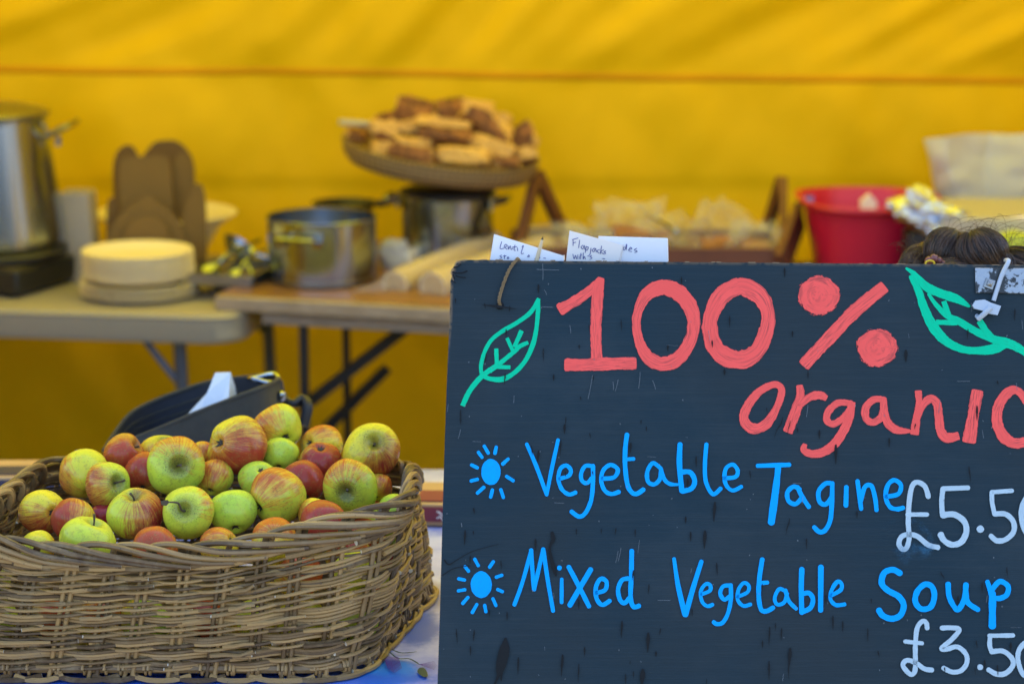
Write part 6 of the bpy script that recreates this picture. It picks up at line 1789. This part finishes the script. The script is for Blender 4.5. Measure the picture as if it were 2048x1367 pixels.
if lay is None:
    bpy.context.view_layer.objects.active = bo
    bpy.ops.mesh.customdata_skin_add(); lay = me.skin_vertices[0]
for i, r_ in enumerate(rad): lay.data[i].radius = r_; lay.data[i].use_root = (i == 0)
ss_ = bo.modifiers.new('sub', 'SUBSURF'); ss_.levels = 2; ss_.render_levels = 2
me.materials.append(M['skin'])
# clothing: jumper and trousers as loose shells
def shell(name, parts, mat):
    mb = MB()
    for chain_, sides in parts:
        c = crom([(p[0], p[1], p[2], r_) for p, r_ in chain_], 5)
        mb.tube([q[:3] for q in c], [q[3] for q in c], sides)
    return mb.build(name, mat, pn, angle=80)
ch_ = sk_pts['chest'][0]
shell('jumper', [([(hip + Vector((0, 0, .02)), .165), (hip + Vector((0, -.03, .15)), .155), (ch_, .165), (ch_ + Vector((0, -.05, .09)), .12), (sk_pts['neckb'][0] + Vector((0, 0, .01)), .072)], 24)] +
      [([(ch_ + Vector((s * .08, -.03, .06)), .08), (ch_ + Vector((s * .17, -.03, .05)), .076), (ch_ + Vector((s * .215, -.05, -.20)), .060), (ch_ + Vector((s * .17, -.24, -.30)), .050), (ch_ + Vector((s * .13, -.30, -.30)), .042)], 16) for s in (-1, 1)], M['cloth_dark'])
shell('trousers', [([(hip + Vector((s * .06, .03, -.01)), .12), (hip + Vector((s * .11, -.08, -.01)), .105), (hip + Vector((s * .13, -.36, .0)), .078), (hip + Vector((s * .13, -.345, -.20)), .066), (hip + Vector((s * .13, -.33, -.42)), .058)], 18) for s in (-1, 1)], M['cloth_jean'])
mb = MB()
for s in (-1, 1):
    blobm = MB(); blob(blobm, (.045, .12, .032), .8, 3 + s, .05); mb.add([Vector(v) + hip + Vector((s * .13, -.39, -.468)) for v in blobm.v], blobm.f)
mb.build('shoe', M['black'], pn, angle=180)
mb = MB()
fc = Vector((HC.x, HC.y - .078, HC.z - .015))
for s in (-1, 1):
    bm_ = MB(); blob(bm_, (.012, .008, .008), 1, 2, .0); mb.add([Vector(v) + fc + Vector((s * .032, .006, .0)) for v in bm_.v], bm_.f)
mb.build('eye', M['paper'], pn, angle=180)
mb = MB(); bm_ = MB(); blob(bm_, (.012, .016, .02), 1, 2, .0); mb.add([Vector(v) + fc + Vector((0, -.008, -.022)) for v in bm_.v], bm_.f)
for s in (-1, 1):
    bm_ = MB(); blob(bm_, (.008, .018, .028), 1, 2, .0); mb.add([Vector(v) + Vector((HC.x + s * .088, HC.y + .01, HC.z - .02)) for v in bm_.v], bm_.f)
mb.build('nose', M['skin'], pn, angle=180)
# hair: scalp cap plus locks of strands rolled up on the crown
mb = MB(); rh = random.Random(8)
bm_ = MB(); blob(bm_, (.092, .098, .098), 1, 6, .05); mb.add([Vector(v) + Vector((HC.x, HC.y + .012, HC.z + .012)) for v in bm_.v if True], bm_.f, 0.1)
hY = 3.05
def lock(path, wid, n_, Y0, bulge, a_lo, a_hi, thick=.00085):
    """path px points, wid px half width; strands fan round a rolled lock"""
    c = crom([(x, y, w2) for (x, y), w2 in zip(path, wid)], 5)
    m_ = len(c)
    for k in range(n_):
        th = rh.uniform(0, 2 * math.pi); rr_ = math.sqrt(rh.random()) if rh.random() < .3 else rh.uniform(.8, 1.0)
        tw = rh.uniform(-.5, .5); a = a_lo + (a_hi - a_lo) * rh.random() ** 1.4
        ps = []
        for i in range(m_):
            x, y, w2 = c[i]
            x0, y0 = c[max(0, i - 1)][:2]; x1, y1 = c[min(m_ - 1, i + 1)][:2]
            tx, ty = x1 - x0, y1 - y0; L = math.hypot(tx, ty) or 1; nx_, ny_ = -ty / L, tx / L
            an = th + tw * i / m_
            q = P(x + nx_ * w2 * rr_ * math.cos(an), y + ny_ * w2 * rr_ * math.cos(an), Y0)
            q.y += -px2m(w2, Y0) * rr_ * math.sin(an) * bulge + .0006 * mn.noise(Vector((i * .6, k, 3)))
            ps.append(q)
        mb.tube(ps, [thick * (.7 + .6 * math.sin(math.pi * (i + .3) / m_)) for i in range(m_)], 4, a, caps=False)
    # dark core so that the lock is not see-through
    ps = [P(x, y, Y0) for x, y, w2 in c]; mb.tube(ps, [px2m(w2 * .86, Y0) for x, y, w2 in c], 10, 0.05)
def roll_lobe(cx_, cy_, rx, ry, ang, Y0, n_, a_lo, a_hi, spread=1.25, thick=.00055):
    c = P(cx_, cy_, Y0); ax_, ay_ = px2m(rx, Y0), px2m(ry, Y0); az_ = (ax_ + ay_) / 2
    e = Vector((math.cos(R(ang)), 0, math.sin(R(ang)))); f = Vector((-e.z, 0, e.x)); g = Vector((0, -1, 0))
    bm_ = MB(); blob(bm_, (ax_ * .93, az_ * .93, ay_ * .93), 1, cx_ * .1, .06); mb.add([Vector(v) + c for v in bm_.v], bm_.f, .08)
    for k in range(n_):
        lon = rh.gauss(0, spread * .6); a = a_lo + (a_hi - a_lo) * rh.random() ** 1.3
        t0, t1 = rh.uniform(.12, .5), rh.uniform(2.2, 3.0); rr_ = rh.uniform(.94, 1.09); wob_ = rh.uniform(-.25, .25); ph_ = rh.uniform(0, 6)
        clump = .10 * mn.noise(Vector((lon * 3.0, cx_ * .1, 1.7)))
        ps = []
        for i in range(11):
            t = t0 + (t1 - t0) * i / 10; l = lon * (1 + .15 * math.sin(t * 2)) + wob_ * (t - 1.5) * .4 + .25 * math.sin(t * 1.3)
            d = e * math.cos(t) + (f * math.sin(l) + g * math.cos(l)) * math.sin(t)
            q = rr_ * (1 + clump + .02 * math.sin(t * 5 + ph_))
            ps.append(c + Vector((d.x * ax_, d.y * az_, d.z * ay_)) * q)
        thick_ = thick * rh.uniform(.5, 1.1)
        mb.tube(ps, [thick_ * (.55 + .6 * math.sin(math.pi * (i + .4) / 11)) for i in range(11)], 4, a, caps=False)
roll_lobe(1925, 515, 62, 52, 95, 3.06, 260, .0, .6)
roll_lobe(1890, 506, 42, 48, 62, 3.02, 420, .05, 1.0)
roll_lobe(1962, 502, 50, 44, 118, 2.995, 480, .0, .9)
roll_lobe(1992, 528, 34, 30, 80, 2.99, 220, .0, .6)
roll_lobe(1838, 528, 36, 36, 48, 3.04, 260, .35, 1.0)
roll_lobe(1815, 545, 20, 34, 75, 3.05, 120, .5, 1.0)
roll_lobe(2034, 528, 46, 34, 150, 3.02, 300, .05, .8)
roll_lobe(1900, 545, 60, 26, 20, 2.98, 220, .05, .8)
for k in range(64):                          # flyaway hairs
    x0 = rh.choice((1805, 1815, 1840, 1900, 1935, 1950, 1965, 1990, 2010)) + rh.uniform(-12, 12); y0 = 500 + rh.uniform(-18, 14)
    dx = rh.uniform(-30, 60); h_ = rh.uniform(12, 62)
    if x0 < 1850: dx = rh.uniform(-16, 8); h_ = rh.uniform(8, 34)
    path = [(x0, y0), (x0 + dx * .3, y0 - h_ * .7), (x0 + dx * 1.0, y0 - h_), (x0 + dx * rh.uniform(1.6, 2.4), y0 - h_ * rh.uniform(.75, 1.15))]
    c = crom(path, 5); Yh = rh.uniform(2.98, 3.08)
    mb.tube([P(x, y, Yh) for x, y in c], .00020, 4, .3, caps=False)
for k in range(120):
    x0 = rh.uniform(1808, 2050); y0 = 505 + rh.uniform(-22, 14); dx = rh.uniform(-24, 24); h_ = rh.uniform(-4, 22)
    c = crom([(x0, y0), (x0 + dx * .5, y0 - h_), (x0 + dx, y0 - h_ * .3 + rh.uniform(-4, 8))], 5)
    mb.tube([P(x, y, 3.0 + .02 * rh.random()) for x, y in c], .00022, 4, rh.random(), caps=False)
mb.build('hair', M['hair'], pn, angle=180)
mb = MB()
for x, y, rr_ in ((1858, 522, 9), (1868, 517, 9), (1878, 521, 7), (1886, 526, 6)):
    bm_ = MB(); blob(bm_, (px2m(rr_, 2.97),) * 3, 1, x, .2, 14, 10); mb.add([Vector(v) + P(x, y, 2.972) for v in bm_.v], bm_.f)
hcl = mb.build('hair_clip', M['clip'], pn, angle=180)
mb = MB(); mb.tube([P(1860 + 9 * math.cos(a), 527 + 6 * math.sin(a), 2.962) for a in [i * math.pi / 8 for i in range(17)]], .0012, 6); mb.build('clip_ring', M['clipgold'], hcl)
stl = thing('wooden_stool', 'low pine stool under the seated person behind the board', 'stool', (hip.x, hip.y, 0))
mb = MB(); mb.lathe([(0, .345), (.15, .345), (.16, .352), (.16, .372), (.15, .38), (0, .38)], 32, Matrix.Translation((hip.x, hip.y, 0))); mb.build('seat', M['stool'], stl)
for a in (45, 135, 225, 315):
    d = Vector((math.cos(R(a)), math.sin(R(a)), 0)); mb = MB(); mb.tube([Vector((hip.x, hip.y, .345)) + d * .10, Vector((hip.x, hip.y, 0)) + d * .16], [.016, .013], 10); mb.build('leg', M['stool'], stl)
